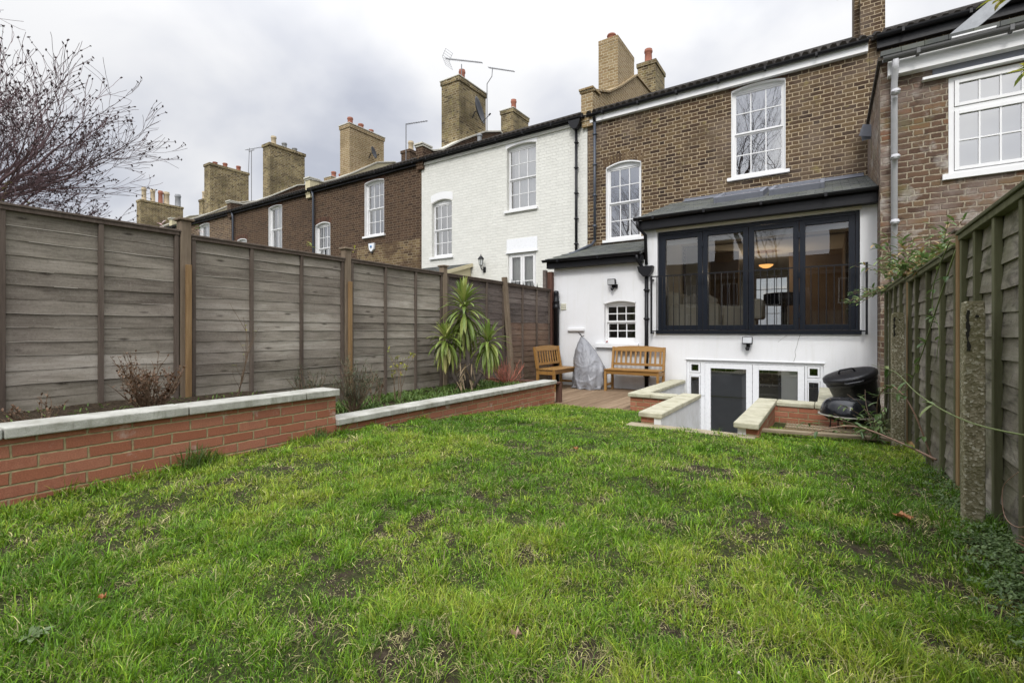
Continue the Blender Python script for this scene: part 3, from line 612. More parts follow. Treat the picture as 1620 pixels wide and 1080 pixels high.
# ------------------------------------------------------------ house building blocks
FY = 12.0; EZ = 6.72
def wall_holes(mb, x0, x1, z0, z1, Y, th, holes):
    """wall facing -Y with rectangular or arched openings (x0,x1,z0,z1,rise)"""
    xs = sorted({x0, x1} | {h[0] for h in holes} | {h[1] for h in holes}); zs = sorted({z0, z1} | {h[2] for h in holes} | {h[3] for h in holes})
    xs = [x for x in xs if x0 <= x <= x1]; zs = [z for z in zs if z0 <= z <= z1]
    for i in range(len(xs) - 1):
        for j in range(len(zs) - 1):
            cx, cz = (xs[i] + xs[i + 1]) / 2, (zs[j] + zs[j + 1]) / 2
            if any(h[0] < cx < h[1] and h[2] < cz < h[3] for h in holes): continue
            a, b, c, d = xs[i], xs[i + 1], zs[j], zs[j + 1]
            mb.add([(a, Y, c), (b, Y, c), (b, Y, d), (a, Y, d)], [(0, 1, 2, 3)]); mb.add([(a, Y + th, c), (b, Y + th, c), (b, Y + th, d), (a, Y + th, d)], [(3, 2, 1, 0)])
    for h in holes:
        a, b, c, d = h[:4]; r = h[4] if len(h) > 4 else 0
        mb.add([(a, Y, c), (a, Y + th, c), (a, Y + th, d - r), (a, Y, d - r)], [(0, 1, 2, 3)]); mb.add([(b, Y, c), (b, Y + th, c), (b, Y + th, d - r), (b, Y, d - r)], [(3, 2, 1, 0)])
        mb.add([(a, Y, c), (b, Y, c), (b, Y + th, c), (a, Y + th, c)], [(0, 1, 2, 3)])
        n = 12 if r else 1
        for k in range(n):
            xa, xb = a + (b - a) * k / n, a + (b - a) * (k + 1) / n; f = lambda x: d - r + r * (1 - ((x - (a + b) / 2) / ((b - a) / 2)) ** 2)
            za, zb = f(xa), f(xb)
            if r: mb.add([(xa, Y, za), (xb, Y, zb), (xb, Y, d), (xa, Y, d)], [(0, 1, 2, 3)]); mb.add([(xa, Y + .1, za), (xb, Y + .1, zb), (xb, Y + .1, d), (xa, Y + .1, d)], [(3, 2, 1, 0)])
            mb.add([(xa, Y, za if r else d), (xb, Y, zb if r else d), (xb, Y + th, zb if r else d), (xa, Y + th, za if r else d)], [(3, 2, 1, 0)])
    for (x, s) in ((x0, 1), (x1, -1)): mb.add([(x, Y, z0), (x, Y + th, z0), (x, Y + th, z1), (x, Y, z1)], [(0, 1, 2, 3) if s < 0 else (3, 2, 1, 0)])
def voussoirs(parent, x0, x1, z1, r, Y, mat, h=.22):
    mb = MB(); n = int((x1 - x0 + .12) / .078); cx = (x0 + x1) / 2; hw = (x1 - x0) / 2
    for k in range(n):
        t = (k + .5) / n * 2 - 1; x = cx + t * (hw + .05); z = z1 - r + r * (1 - min(1, abs(t)) ** 2); tilt = t * .30
        M = Matrix.Translation((x, Y, z)) @ Matrix.Rotation(tilt, 4, 'Y'); mb.box(-.029, .029, -.004, .05, .004, h, M)
    o = mb.build('brick_arch', mat, parent); return o
VOUS_D = wood('arch_bricks', [(.07, .045, .028), (.12, .08, .045), (.17, .12, .07)], 'z', 8, rndamp=1.2)
VOUS_K = wood('dark_arch_bricks', [(.05, .026, .018), (.085, .042, .028), (.12, .06, .04)], 'z', 8, rndamp=1.2)
def sash(parent, x0, x1, z0, z1, Y, cols=3, rise=.0, rows=(2, 2), rec=.085, liner=WHITE, lin=True, sill=True, curtain=None, fw=.055, name='window', siw=.07, gl=None):
    """sliding sash window: surround, two glazed sashes, sill"""
    mb = MB(); mb.c = .5; t = .012
    if lin:
        mb.box(x0 + .001, x0 + t, Y - .006, Y + rec, z0 + .001, z1 - rise - .002); mb.box(x1 - t, x1 - .001, Y - .006, Y + rec, z0 + .001, z1 - rise - .002)
        if rise:
            n = 12
            for k in range(n):
                xa, xb = x0 + .001 + (x1 - x0 - .002) * k / n, x0 + .001 + (x1 - x0 - .002) * (k + 1) / n; f = lambda x: z1 - .001 - rise * ((x - (x0 + x1) / 2) / ((x1 - x0) / 2)) ** 2
                mb.add([(xa, Y - .006, f(xa) - .03), (xb, Y - .006, f(xb) - .03), (xb, Y - .006, f(xb)), (xa, Y - .006, f(xa)), (xa, Y + rec, f(xa) - .03), (xb, Y + rec, f(xb) - .03), (xb, Y + rec, f(xb)), (xa, Y + rec, f(xa))],
                       [(0, 1, 2, 3), (0, 4, 5, 1), (3, 2, 6, 7)])
    Yf = Y + rec - .004; x0i, x1i = x0 + fw, x1 - fw; z1i = z1 - max(rise, .02) - .05; z0i = z0 + .06
    mb.box(x0 + .012, x0i, Yf, Yf + .10, z0 + .001, z1 - .0015); mb.box(x1i, x1 - .012, Yf, Yf + .10, z0 + .001, z1 - .0015); mb.box(x0i, x1i, Yf, Yf + .10, z1i, z1 - .0015); mb.box(x0i, x1i, Yf, Yf + .10, z0 + .001, z0i)
    zm = z0i + (z1i - z0i) * (rows[1] / (rows[0] + rows[1])); bw = .020; panes = []
    for (za, zb, nr, Ys) in ((zm, z1i, rows[0], Yf + .02), (z0i, zm, rows[1], Yf + .055)):
        sw = .028; mb.box(x0i, x0i + sw, Ys, Ys + .032, za, zb); mb.box(x1i - sw, x1i, Ys, Ys + .032, za, zb)
        mb.box(x0i + sw, x1i - sw, Ys, Ys + .032, zb - .035, zb); mb.box(x0i + sw, x1i - sw, Ys, Ys + .032, za, za + .035)
        for c in range(1, cols): x = x0i + sw + (x1i - x0i - 2 * sw) * c / cols; mb.box(x - bw / 2, x + bw / 2, Ys + .003, Ys + .029, za + .03, zb - .03)
        for r in range(1, nr): z = za + .03 + (zb - za - .06) * r / nr; mb.box(x0i + sw, x1i - sw, Ys + .002, Ys + .03, z - bw / 2, z + bw / 2)
        panes.append((x0i + sw, x1i - sw, za + .03, zb - .03, Ys + .018))
    o = mb.build(name, liner, parent); OFF[o] = OFF[parent]
    for (a, b, c, d, y) in panes:
        g = MB(); g.c = .5; dy = random.uniform(-.004, .004)
        g.add([(a, y, c), (b, y + dy, c), (b, y + dy, d), (a, y, d)], [(0, 1, 2, 3)]); g.build('pane', gl or GLASS, o)
    if sill:
        s = MB(); s.c = .5; s.box(x0 - siw, x1 + siw, Y - .07, Y + rec, z0 - .075, z0 - .002); s.build('sill', liner, o, bevel=.005)
    if curtain:
        cm = MB(); cm.c = .5; cm.smooth = True; n = 40; a, b = x0 + (x1 - x0) * curtain[0], x0 + (x1 - x0) * curtain[1]; vs = []
        for k in range(n + 1): x = a + (b - a) * k / n; y = Yf + .17 + .018 * math.sin(k * 1.25) * curtain[2]; vs += [(x, y, z0 + .02), (x, y, z1 - .02)]
        cm.add(vs, [(2 * k, 2 * k + 2, 2 * k + 3, 2 * k + 1) for k in range(n)]); cm.build('curtain', CURT, o)
    return o
def casement(parent, x0, x1, z0, z1, Y, rec, leaves, rows, mat, name='window', curtain=True):
    mb = MB(); mb.c = .5; Yf = Y + rec; fw = .05; mb.box(x0 + .001, x0 + fw, Yf, Yf + .07, z0, z1 - .001); mb.box(x1 - fw, x1 - .001, Yf, Yf + .07, z0, z1 - .001); mb.box(x0 + fw, x1 - fw, Yf, Yf + .07, z1 - fw, z1 - .001); mb.box(x0 + fw, x1 - fw, Yf, Yf + .07, z0, z0 + fw)
    w = (x1 - x0 - 2 * fw) / leaves; o = None; pn = []
    for k in range(leaves):
        a, b = x0 + fw + w * k + .003, x0 + fw + w * (k + 1) - .003; c, d = z0 + fw + .003, z1 - fw - .003; s = .065
        mb.box(a, a + s, Yf - .012, Yf + .05, c, d); mb.box(b - s, b, Yf - .012, Yf + .05, c, d); mb.box(a + s, b - s, Yf - .012, Yf + .05, d - s, d); mb.box(a + s, b - s, Yf - .012, Yf + .05, c, c + s)
        for r in range(1, rows): z = c + s + (d - c - 2 * s) * r / rows; mb.box(a + s, b - s, Yf, Yf + .04, z - .012, z + .012)
        pn.append((a + s, b - s, c + s, d - s))
    o = mb.build(name, mat, parent); OFF[o] = OFF[parent]
    for (a, b, c, d) in pn:
        g = MB(); g.c = .5; y = Yf + .02; g.add([(a, y, c), (b, y, c), (b, y, d), (a, y, d)], [(0, 1, 2, 3)]); g.build('pane', GLASS2, o)
        if curtain:
            cm = MB(); cm.c = .5; cm.smooth = True; n = 30; vs = []
            for k in range(n + 1): x = a - .05 + (b - a + .1) * k / n; yy = Yf + .12 + .015 * math.sin(k * 1.4); vs += [(x, yy, c - .03), (x, yy, d + .03)]
            cm.add(vs, [(2 * k, 2 * k + 2, 2 * k + 3, 2 * k + 1) for k in range(n)]); cm.build('curtain', CURT, o)
    return o
def gutter(parent, x0, x1, Y, z, r=.058, mat=BLACK, fascia=None, fz=.14, fy=None):
    mb = MB(); mb.c = .5; n = 8; vs = []
    for x in (x0, x1):
        for k in range(n + 1): a = PI + PI * k / n; vs.append((x, Y + r * math.cos(a), z + r * math.sin(a)))
        for k in range(n, -1, -1): a = PI + PI * k / n; vs.append((x, Y + (r - .006) * math.cos(a), z + (r - .006) * math.sin(a)))
    m = 2 * (n + 1); mb.add(vs, [(k, (k + 1) % m, m + (k + 1) % m, m + k) for k in range(m)] + [tuple(range(m - 1, -1, -1)), tuple(range(m, 2 * m))])
    x = x0 + .4
    while x < x1: mb.box(x - .02, x + .02, Y - r - .006, Y + r, z - r - .006, z + .004); x += .95
    o = mb.build('gutter', mat, parent)
    if fascia is not None:
        f = MB(); f.c = .5; f.box(x0 + .01, x1 - .01, Y + r + .002, fy or (Y + r + .03), z - fz, z + .03); f.build('fascia', fascia, parent, bevel=.003)
    return o
def pipe(parent, pts, r, mat, brackets=0, name='downpipe', col=None):
    mb = MB(); mb.c = .5; mb.smooth = True; mb.tube(pts, r, 12); zs = [p[2] for p in pts]
    a = Vector(pts[0]); b = Vector(pts[-1])
    for k in range(brackets):
        q = a.lerp(b, (k + .5) / brackets); mb.box(q.x - r - .012, q.x + r + .012, q.y - r - .004, q.y + r + .03, q.z - .012, q.z + .012)
        mb.tube([q + Vector((0, 0, -.035)), q + Vector((0, 0, .035))], r * 1.16, 12)
    return mb.build(name, mat, parent)
def pot(parent, x, y, z, h, r, mat, cowl=None):
    mb = MB(); mb.c = .5; mb.smooth = True; mb.lathe([(r * .98, -.03), (r * .98, 0), (r * .86, .04), (r * .80, h * .75), (r * .95, h * .8), (r * .97, h * .9), (r * .8, h * .93), (r * .88, h), (r * .62, h), (r * .6, h * .5)], (x, y, z), 16)
    o = mb.build('chimney_pot', mat, parent); OFF[o] = OFF[parent]; return o
def chimney(parent, x0, x1, y0, y1, z0, z1, pots, mat=BR_CHIM, capmat=None, cap=True, over=.035):
    mb = MB(); mb.c = .5; mb.box(x0, x1, y0, y1, z0, z1 - .16)
    mb.box(x0 - over, x1 + over, y0 - over, y1 + over, z1 - .16, z1 - .001)
    o = mb.build('chimney', mat, parent, bevel=.012); OFF[o] = OFF[parent]
    if cap: c = MB(); c.c = .5; c.box(x0 - over - .02, x1 + over + .02, y0 - over - .02, y1 + over + .02, z1, z1 + .045); c.build('cap', capmat or STONE, o, bevel=.01)
    for (fy, h, r, m) in pots: pot(o, (x0 + x1) / 2, y0 + (y1 - y0) * fy, z1 + (.04 if cap else 0), h, r, m)
    return o
def parapet(parent, X, w, mat, copm, prof, pier=True, side=None):
    """party wall rising above the roof slope; prof = [(y, z)...] of its top edge"""
    mb = MB(); mb.c = .5; pts = [(prof[0][0], EZ - .25)] + prof + [(prof[-1][0], EZ + .3)]
    mb.prism(pts, 'x', X - w / 2, X + w / 2)
    if pier: mb.box(X - w / 2 - .02, X + w / 2 + .02, FY - .12, FY + .30, EZ - .1, prof[0][1] + .02)
    mb.build('party_wall', side or mat, parent); mb = MB()
    for (a, b) in zip(prof, prof[1:]): mb.beam((X, a[0] - (.05 if a is prof[0] else 0), a[1] + .03), (X, b[0], b[1] + .03), w + .10, .06)
    if pier: mb.box(X - w / 2 - .06, X + w / 2 + .06, FY - .19, FY + .34, prof[0][1] + .065, prof[0][1] + .125)
    mb.build('party_wall_coping', copm, parent, bevel=.008)
ROOFZ = lambda y: EZ + .06 + (y - 11.86) * .525 if y < 16.4 else EZ + .06 + 4.54 * .525 - (y - 16.4) * .55
def roof(parent, x0, x1, tiles=True, mat=TILE, back=20.3):
    mb = MB(); mb.c = .5; pts = [(11.86, ROOFZ(11.86)), (16.4, ROOFZ(16.4)), (back, ROOFZ(back))]; pts += [(y, z - .07) for y, z in reversed(pts)]
    mb.prism(pts, 'x', x0, x1)
    if tiles:
        x = x0 + .02
        while x < x1 - .16:
            for k in range(3):
                y = 11.83 + k * .19; z = ROOFZ(y + .0) + (.018); mb.tube([(x + .08, y - .02, z - .012 + random.uniform(-.006, .006)), (x + .08, y + .20, z + .105)], .062, 6)
            x += .165
    o = mb.build('roof', mat, parent); OFF[o] = OFF[parent]; return o
def shell(parent, x0, x1, mat, back=20.0, back_holes=[]):
    mb = MB(); mb.c = .5; t = .1
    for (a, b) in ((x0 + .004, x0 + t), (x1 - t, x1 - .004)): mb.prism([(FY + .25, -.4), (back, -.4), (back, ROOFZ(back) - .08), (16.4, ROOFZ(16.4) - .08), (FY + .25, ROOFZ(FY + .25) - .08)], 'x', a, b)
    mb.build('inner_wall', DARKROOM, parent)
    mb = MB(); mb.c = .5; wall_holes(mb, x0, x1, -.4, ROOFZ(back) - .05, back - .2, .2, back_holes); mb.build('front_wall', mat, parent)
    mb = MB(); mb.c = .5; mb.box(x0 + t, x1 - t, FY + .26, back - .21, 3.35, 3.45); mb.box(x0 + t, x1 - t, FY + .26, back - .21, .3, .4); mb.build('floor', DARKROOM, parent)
PROF = [(11.9, 7.36), (13.0, 7.78), (13.9, 8.32), (15.4, 9.33), (17.6, 9.45), (20.2, 7.6)]

# ------------------------------------------------------------ our house (between the party walls at -5.35 and .68)
X0, X1 = -5.45, .70
H = thing('terraced_house', 'brown brick terraced house with white rendered rear extension and dark folding windows', 'house', (-2.4, 12, 0))
holes = [(-4.92, -3.97, 3.36, 5.38, .10), (-1.86, -.77, 4.47, 6.53, .065), (-2.93, .45, .9, 3.0)]
mb = MB(); mb.c = .5; wall_holes(mb, X0, X1, -.4, EZ + .12, FY, .25, holes); mb.build('wall', BR_MAIN, H)
shell(H, X0, X1, BR_MAIN, back_holes=[(-2.3, -1.15, 1.1, 3.0), (-4.6, -3.5, 1.1, 3.0), (-.5, .4, .45, 2.6)])
sash(H, *holes[0][:4], FY, rise=.10, fw=.06, siw=.08); sash(H, *holes[1][:4], FY, rise=.065, fw=.06, siw=.08)
voussoirs(H, -4.92, -3.97, 5.38, .10, FY, VOUS_D); voussoirs(H, -1.86, -.77, 6.53, .065, FY, VOUS_K, .13)
roof(H, X0, X1 - .02); gutter(H, X0 + .1, X1 - .02, 11.83, EZ + .02, fascia=WHITE, fz=.20, fy=11.995)
parapet(H, -5.42, .30, BR_LIGHT, BR_LIGHT, PROF)
chimney(H, -5.94, -5.31, 13.87, 15.35, 6.9, 9.93, [(.2, .24, .15, TERRA), (.75, .30, .13, TERRA)], BR_LIGHT, cap=False, over=.004)
chimney(H, -6.0, -5.32, 17.7, 18.9, 7.5, 11.02, [(.2, .55, .16, TERRA), (.8, .35, .14, TERRA)], BR_CHIM, cap=False)
pipe(H, [(-5.20, 11.90, 6.62), (-5.20, 11.90, 3.35)], .036, BLUEPIPE, 4)
pipe(H, [(-5.20, 11.90, 3.37), (-5.20, 11.72, 3.24), (-5.14, 9.85, 2.62)], .036, BLUEPIPE)
mb = MB(); mb.c = .5; mb.tube([(-5.20, 11.83, 6.66), (-5.20, 11.90, 6.55)], .045, 10); mb.build('pipe_shoe', BLACK, H)
# rear extension
EY = 9.70; ZB = -.35
eh = [(-4.03, -3.32, .72, 1.62, .06), (-2.88, .44, .93, 2.95), (-2.31, -.06, -1.75, .405)]
mb = MB(); mb.c = .5; wall_holes(mb, -5.24, -3.14, ZB, 2.42, EY, .22, eh[:1]); wall_holes(mb, -3.14, .665, -1.80, 3.02, EY, .22, eh[1:])
mb.box(-5.24, -5.04, EY + .22, FY - .002, ZB, 2.42); mb.box(-3.14, -2.98, EY + .22, FY - .002, .4, 3.02); mb.box(.50, .665, EY + .22, FY - .002, ZB, 3.02)
mb.prism([(EY + .0, 3.02), (FY - .003, 3.02), (FY - .003, 3.66), (EY + .0, 3.07)], 'x', -3.14, -3.0); mb.prism([(EY + .01, 2.42), (FY - .003, 2.42), (FY - .003, 3.10), (EY + .01, 2.46)], 'x', -5.24, -5.1)
mb.prism([(EY, 3.02), (FY - .003, 3.02), (FY - .003, 3.66), (EY, 3.07)], 'x', .52, .665)
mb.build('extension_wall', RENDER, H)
def leanto(parent, x0, x1, y0, z0, y1, z1, nm='extension_roof', mat=SLATE):
    mb = MB(); mb.c = .5; mb.prism([(y0, z0), (y1, z1), (y1, z1 - .05), (y0, z0 - .05)], 'x', x0, x1)
    s = (z1 - z0) / (y1 - y0); k = 0; y = y0 - .02
    while y < y1 - .1:
        x = x0 + (.13 if k % 2 else 0)
        while x < x1 - .02:
            xb = min(x + .254, x1); zz = z0 + (y - y0) * s; mb.prism([(y, zz + .014), (y + .25, zz + .25 * s + .003), (y + .25, zz + .25 * s + .001), (y, zz + .004)], 'x', x, xb); x += .26
        y += .2; k += 1
    return mb.build(nm, mat, parent)
R1 = leanto(H, -3.24, .66, 9.50, 3.24, FY - .004, 4.08); OFF[R1] = OFF[H]
R2 = leanto(H, -5.36, -3.145, 9.50, 2.57, FY - .004, 3.24); OFF[R2] = OFF[H]
mb = MB(); mb.c = .5; mb.box(-3.22, .66, 9.52, 9.66, 3.0, 3.185); mb.box(-3.22, .66, 9.66, EY - .002, 3.0, 3.03); mb.build('extension_fascia', BLACK, H, bevel=.004)
mb = MB(); mb.c = .5; mb.box(-5.34, -3.15, 9.52, EY - .002, 2.37, 2.51); mb.build('extension_fascia', BLACK, H, bevel=.004)
mb = MB(); mb.c = .5; mb.box(-2.90, .46, EY - .02, EY - .001, 2.952, 3.0); mb.build('window_head_board', plain('cream_soffit', (.62, .58, .47), .7, .08, 3), H)
gutter(H, -3.28, .70, 9.45, 3.225, .055); gutter(H, -5.40, -3.15, 9.45, 2.55, .055)
mb = MB(); mb.c = .5; mb.box(-2.9, .6, FY - .03, FY - .003, 4.09, 4.15); mb.beam((-2.9, FY - .15, 4.06), (.6, FY - .15, 4.06), .22, .012, (0, -.35, 1)); mb.build('lead_flashing', LEAD, H)
for (a, b) in ((-1.95, -1.05), (-.95, -.05)):
    s = .336; M = Matrix.Translation(((a + b) / 2, 10.95, 3.24 + 1.45 * s + .03)) @ Matrix.Rotation(math.atan(s), 4, 'X'); w = (b - a) / 2; mb = MB(); mb.c = .5
    mb.box(-w, -w + .07, -.55, .55, -.03, .09, M); mb.box(w - .07, w, -.55, .55, -.03, .09, M); mb.box(-w + .07, w - .07, -.55, -.48, -.03, .09, M); mb.box(-w + .07, w - .07, .48, .55, -.03, .09, M)
    o = mb.build('roof_light', LEAD, H, bevel=.008); OFF[o] = OFF[H]; g = MB(); g.c = .5; g.box(-w + .07, w - .07, -.48, .48, .05, .06, M); g.build('pane', GLASS, o)
sash(H, *eh[0][:4], EY, rise=.06, rec=.10, fw=.03, siw=0.0, sill=False, rows=(2, 2), gl=GLASS2)
mb = MB(); mb.c = .5; mb.box(-4.20, -3.15 - .1, EY - .09, EY - .001, .60, .70); mb.build('window_sill', RENDER, H, bevel=.012)
# blackout behind the small window
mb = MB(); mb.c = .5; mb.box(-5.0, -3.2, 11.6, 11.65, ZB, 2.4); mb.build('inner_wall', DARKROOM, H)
# anthracite folding window, four leaves
def bifold():
    x0, x1, z0, z1 = eh[1]; Y = EY + .06; mb = MB(); mb.c = .5
    mb.box(x0 + .001, x0 + .06, Y, Y + .07, z0, z1 - .001); mb.box(x1 - .06, x1 - .001, Y, Y + .07, z0, z1 - .001); mb.box(x0 + .06, x1 - .06, Y, Y + .07, z1 - .07, z1 - .001); mb.box(x0 - .02, x1 + .02, Y - .10, Y + .07, z0 - .03, z0 + .045)
    w = (x1 - x0 - .12) / 4; pn = []
    for k in range(4):
        a, b, c, d = x0 + .06 + w * k + .004, x0 + .06 + w * (k + 1) - .004, z0 + .05, z1 - .075; s = .088
        mb.box(a, a + s, Y - .012, Y + .055, c, d); mb.box(b - s, b, Y - .012, Y + .055, c, d); mb.box(a + s, b - s, Y - .012, Y + .055, d - s, d); mb.box(a + s, b - s, Y - .012, Y + .055, c, c + s); pn.append((a + s, b - s, c + s, d - s))
        if k in (0, 2): [mb.box(b - .012, b + .02, Y - .028, Y - .012, z - .05, z + .05) for z in (c + .25, (c + d) / 2, d - .25)]
        mb.box((a + b) / 2 - .16, (a + b) / 2 + .16, Y - .02, Y - .011, d - .035, d - .018)
    o = mb.build('folding_window', DARKALU, H, bevel=.003); OFF[o] = OFF[H]
    for i, (a, b, c, d) in enumerate(pn):
        g = MB(); g.c = .5; e = (-.010, .012, .03, -.02)[i]; g.add([(a, Y + .03, c), (b, Y + .03 + e * .3, c), (b, Y + .03 + e * .3, d), (a, Y + .03, d)], [(0, 1, 2, 3)]); g.build('pane', GLASS2, o)
    tb = MB(); tb.c = .5
    for (a, b, c, d) in pn: tb.box(a, b, Y + .10, Y + .102, d - .10, d - .03); tb.box(a, b, Y + .10, Y + .13, d - .03, d)
    tb.build('rolled_blind', plain('blind_fabric', (.32, .31, .29), .8, .1, 8), o)
bifold()
# juliet railing
J = thing('balcony_railing', 'thin black iron railing across the dark folding windows', 'railing', (-1.2, 9.58, .93))
mb = MB(); mb.c = .5; mb.box(-2.965, .53, 9.548, 9.562, 2.030, 2.052); mb.box(-2.965, .53, 9.548, 9.562, .945, .965); mb.build('rail', BLACK, J)
for x in (-2.955, .52):
    mb = MB(); mb.c = .5; mb.box(x - .016, x + .016, 9.538, 9.570, .90, 2.06); mb.box(x - .014, x + .014, 9.57, EY, 1.97, 2.0); mb.box(x - .014, x + .014, 9.57, EY, .91, .94); mb.build('post', BLACK, J)
for k in range(31): x = -2.955 + (3.475) * (k + 1) / 32; mb = MB(); mb.c = .5; mb.box(x - .006, x + .006, 9.549, 9.561, .955, 2.035); mb.build('baluster', BLACK, J)
# patio doors down in the well
def doors():
    z0, z1 = -1.745, .40; Y = EY + .03; mb = MB(); mb.c = .5; x0, x1 = -2.31, -.06
    for (a, b) in ((x0, x0 + .05), (-2.055, -1.975), (-.335, -.30), (x1 - .05, x1 - .001)): mb.box(a + .001, b, Y, Y + .08, z0, z1)
    mb.box(x0 + .05, x1 - .05, Y + .001, Y + .081, z1 - .055, z1 - .002); mb.box(x0 + .05, -2.055, Y + .001, Y + .08, .095, .15); mb.box(-.30, x1 - .05, Y + .001, Y + .08, .095, .15)
    mb.box(x0 - .02, x1 + .02, EY - .02, Y + .002, z1 + .001, z1 + .018)
    o = mb.build('door_frame', UPVC, H, bevel=.003); OFF[o] = OFF[H]
    for (a, b, c, d, s) in ((x0 + .055, -2.06, .155, z1 - .06, .03), (x0 + .055, -2.06, z0 + .05, .09, .02), (-.295, x1 - .055, .155, z1 - .06, .03), (-.295, x1 - .055, z0 + .05, .09, .02)):
        f = MB(); f.c = .5; f.box(a, a + s, Y - .01, Y + .06, c, d); f.box(b - s, b, Y - .01, Y + .06, c, d); f.box(a + s, b - s, Y - .01, Y + .06, d - s, d); f.box(a + s, b - s, Y - .01, Y + .06, c, c + s); f.build('side_light', UPVC, o)
        g = MB(); g.c = .5; g.add([(a + s, Y + .03, c + s), (b - s, Y + .03, c + s), (b - s, Y + .03, d - s), (a + s, Y + .03, d - s)], [(0, 1, 2, 3)]); g.build('pane', GLASS2, o)
    for (a, b, sg, da) in ((-1.97, -1.155, .10, 0), (-1.148, -.34, .10, .015)):
        f = MB(); f.c = .5; c, d = z0 + .02, z1 - .06; f.box(a, a + sg, Y - .015, Y + .06, c, d); f.box(b - sg * 1.0, b, Y - .015, Y + .06, c, d); f.box(a + sg, b - sg, Y - .015, Y + .06, d - .09, d); f.box(a + sg, b - sg, Y - .015, Y + .06, c, c + .2)
        q = f.build('patio_door', UPVC, H, bevel=.003); OFF[q] = OFF[H]
        g = MB(); g.c = .5; g.add([(a + sg, Y + .03, c + .2), (b - sg, Y + .03 + da, c + .2), (b - sg, Y + .03 + da, d - .09), (a + sg, Y + .03, d - .09)], [(0, 1, 2, 3)]); g.build('pane', GLASS2, q)
        if a < -1.5: k = MB(); k.c = .5; k.box(a + sg - .03, b - sg + .03, Y + .07, Y + .08, c, d - .17); k.build('blackout_blind', plain('slate_blind', (.045, .052, .068), .6, .1, 4), q)
        else: k = MB(); k.c = .5; k.box(a + sg + .35, b - sg + .02, Y + .10, Y + .11, c, d - .05); k.box(a + sg + .0, b - sg, Y + .10, Y + .112, -.4, -.3); k.build('blind', CURT, q)
        hh = MB(); hh.c = .5; hh.box(b - .06, b - .035, Y - .06, Y - .045, -.75, -.6); hh.build('handle', GREYPIPE, q)
doors()
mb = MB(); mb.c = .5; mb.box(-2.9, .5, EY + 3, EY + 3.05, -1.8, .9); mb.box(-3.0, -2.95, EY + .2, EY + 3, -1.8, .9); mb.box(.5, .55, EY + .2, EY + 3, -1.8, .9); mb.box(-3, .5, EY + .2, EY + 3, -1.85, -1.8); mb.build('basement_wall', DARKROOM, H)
# living room behind the folding windows
mb = MB(); mb.c = .5; mb.box(-2.98, .50, EY + .22, 19.79, .80, .90); mb.build('floor', wood('floorboards', [(.10, .05, .025), (.16, .085, .04), (.2, .12, .06)], 'y', 10), H)
mb = MB(); mb.c = .5; mb.box(-2.98, .50, EY + .22, 19.79, 3.0, 3.04); mb.build('ceiling', CAST, H)
mb = MB(); mb.c = .5; mb.box(-2.978, -2.94, EY + .222, 12.3, .9, 3.0); mb.box(-2.62, -2.58, 12.3, 19.79, .9, 3.0); mb.box(-2.94, -2.62, 12.3, 12.34, .9, 3.0); mb.build('inner_wall', CAST, H)
mb = MB(); mb.c = .5; mb.box(.455, .498, EY + .222, 12.0, .9, 3.0); mb.box(.30, .34, 12.0, 19.79, .9, 3.0); mb.box(-2.58, -1.9, 13.4, 13.44, .9, 3.0); mb.box(-.85, .30, 14.4, 14.44, .9, 3.0); mb.build('inner_wall', plain('brown_interior_wall', (.19, .135, .095), .8, .2, 2), H)
sash(H, -2.3, -1.15, 1.1, 3.0, 19.8, rec=.05, lin=False, sill=False)
# pipes and hopper on the extension
P = [(-3.20, 9.45, 3.18), (-3.20, 9.45, 3.05), (-3.10, 9.63, 2.90), (-3.08, 9.63, 2.30)]
pipe(H, P, .033, BLACK)
mb = MB(); mb.c = .5; mb.prism([(-3.25, 2.27), (-2.93, 2.27), (-2.95, 2.16), (-3.03, 2.06), (-3.13, 2.06), (-3.22, 2.16)], 'y', 9.55, 9.69); mb.build('hopper', BLACK, H, bevel=.006)
pipe(H, [(-3.22, 9.45, 2.50), (-3.22, 9.47, 2.40), (-3.17, 9.60, 2.28), (-3.14, 9.62, 2.22)], .033, BLACK)
pipe(H, [(-3.08, 9.64, 2.08), (-3.08, 9.64, -.25)], .038, BLACK, 4)
mb = MB(); mb.c = .5; mb.smooth = True; mb.lathe([(.062, -.25), (.062, 1.45), (.078, 1.46), (.078, 1.52), (.066, 1.53), (.066, 1.60), (.078, 1.61), (.078, 1.63), (.06, 1.64), (.055, 1.78), (.062, 1.80), (.05, 1.86), (.02, 1.87)], (-5.13, 9.60, 0), 16); mb.build('soil_pipe', BLACK, H)
mb = MB(); mb.c = .5
for k in range(3): mb.box(-5.06, -4.93, EY - .02, EY - .001, 1.44 + k * .05, 1.475 + k * .05)
mb.build('air_vent', plain('cream_plastic', (.66, .64, .52), .5, .05, 5), H)
mb = MB(); mb.c = .5; mb.box(-4.88, -4.47, EY - .06, EY - .001, .955, 1.02); mb.build('wall_ledge', RENDER, H, bevel=.012)
mb = MB(); mb.c = .5; cr = [(-.68, .92), (-.70, .80), (-.74, .68), (-.76, .55), (-.785, .40), (-.80, .30)]
cr = [(-.40, .90), (-.43, .80), (-.45, .70), (-.48, .60), (-.47, .52), (-.50, .42), (-.05 - .02, .40)][:6]; mb.tube([(x, EY - .0005, z) for x, z in cr], .0035, 4); mb.tube([(-.60, EY - .0005, .88), (-.68, EY - .0005, .82), (-.74, EY - .0005, .76)], .0025, 4); mb.build('render_crack', plain('crack_shadow', (.18, .17, .15), 1, .1, 5), H)

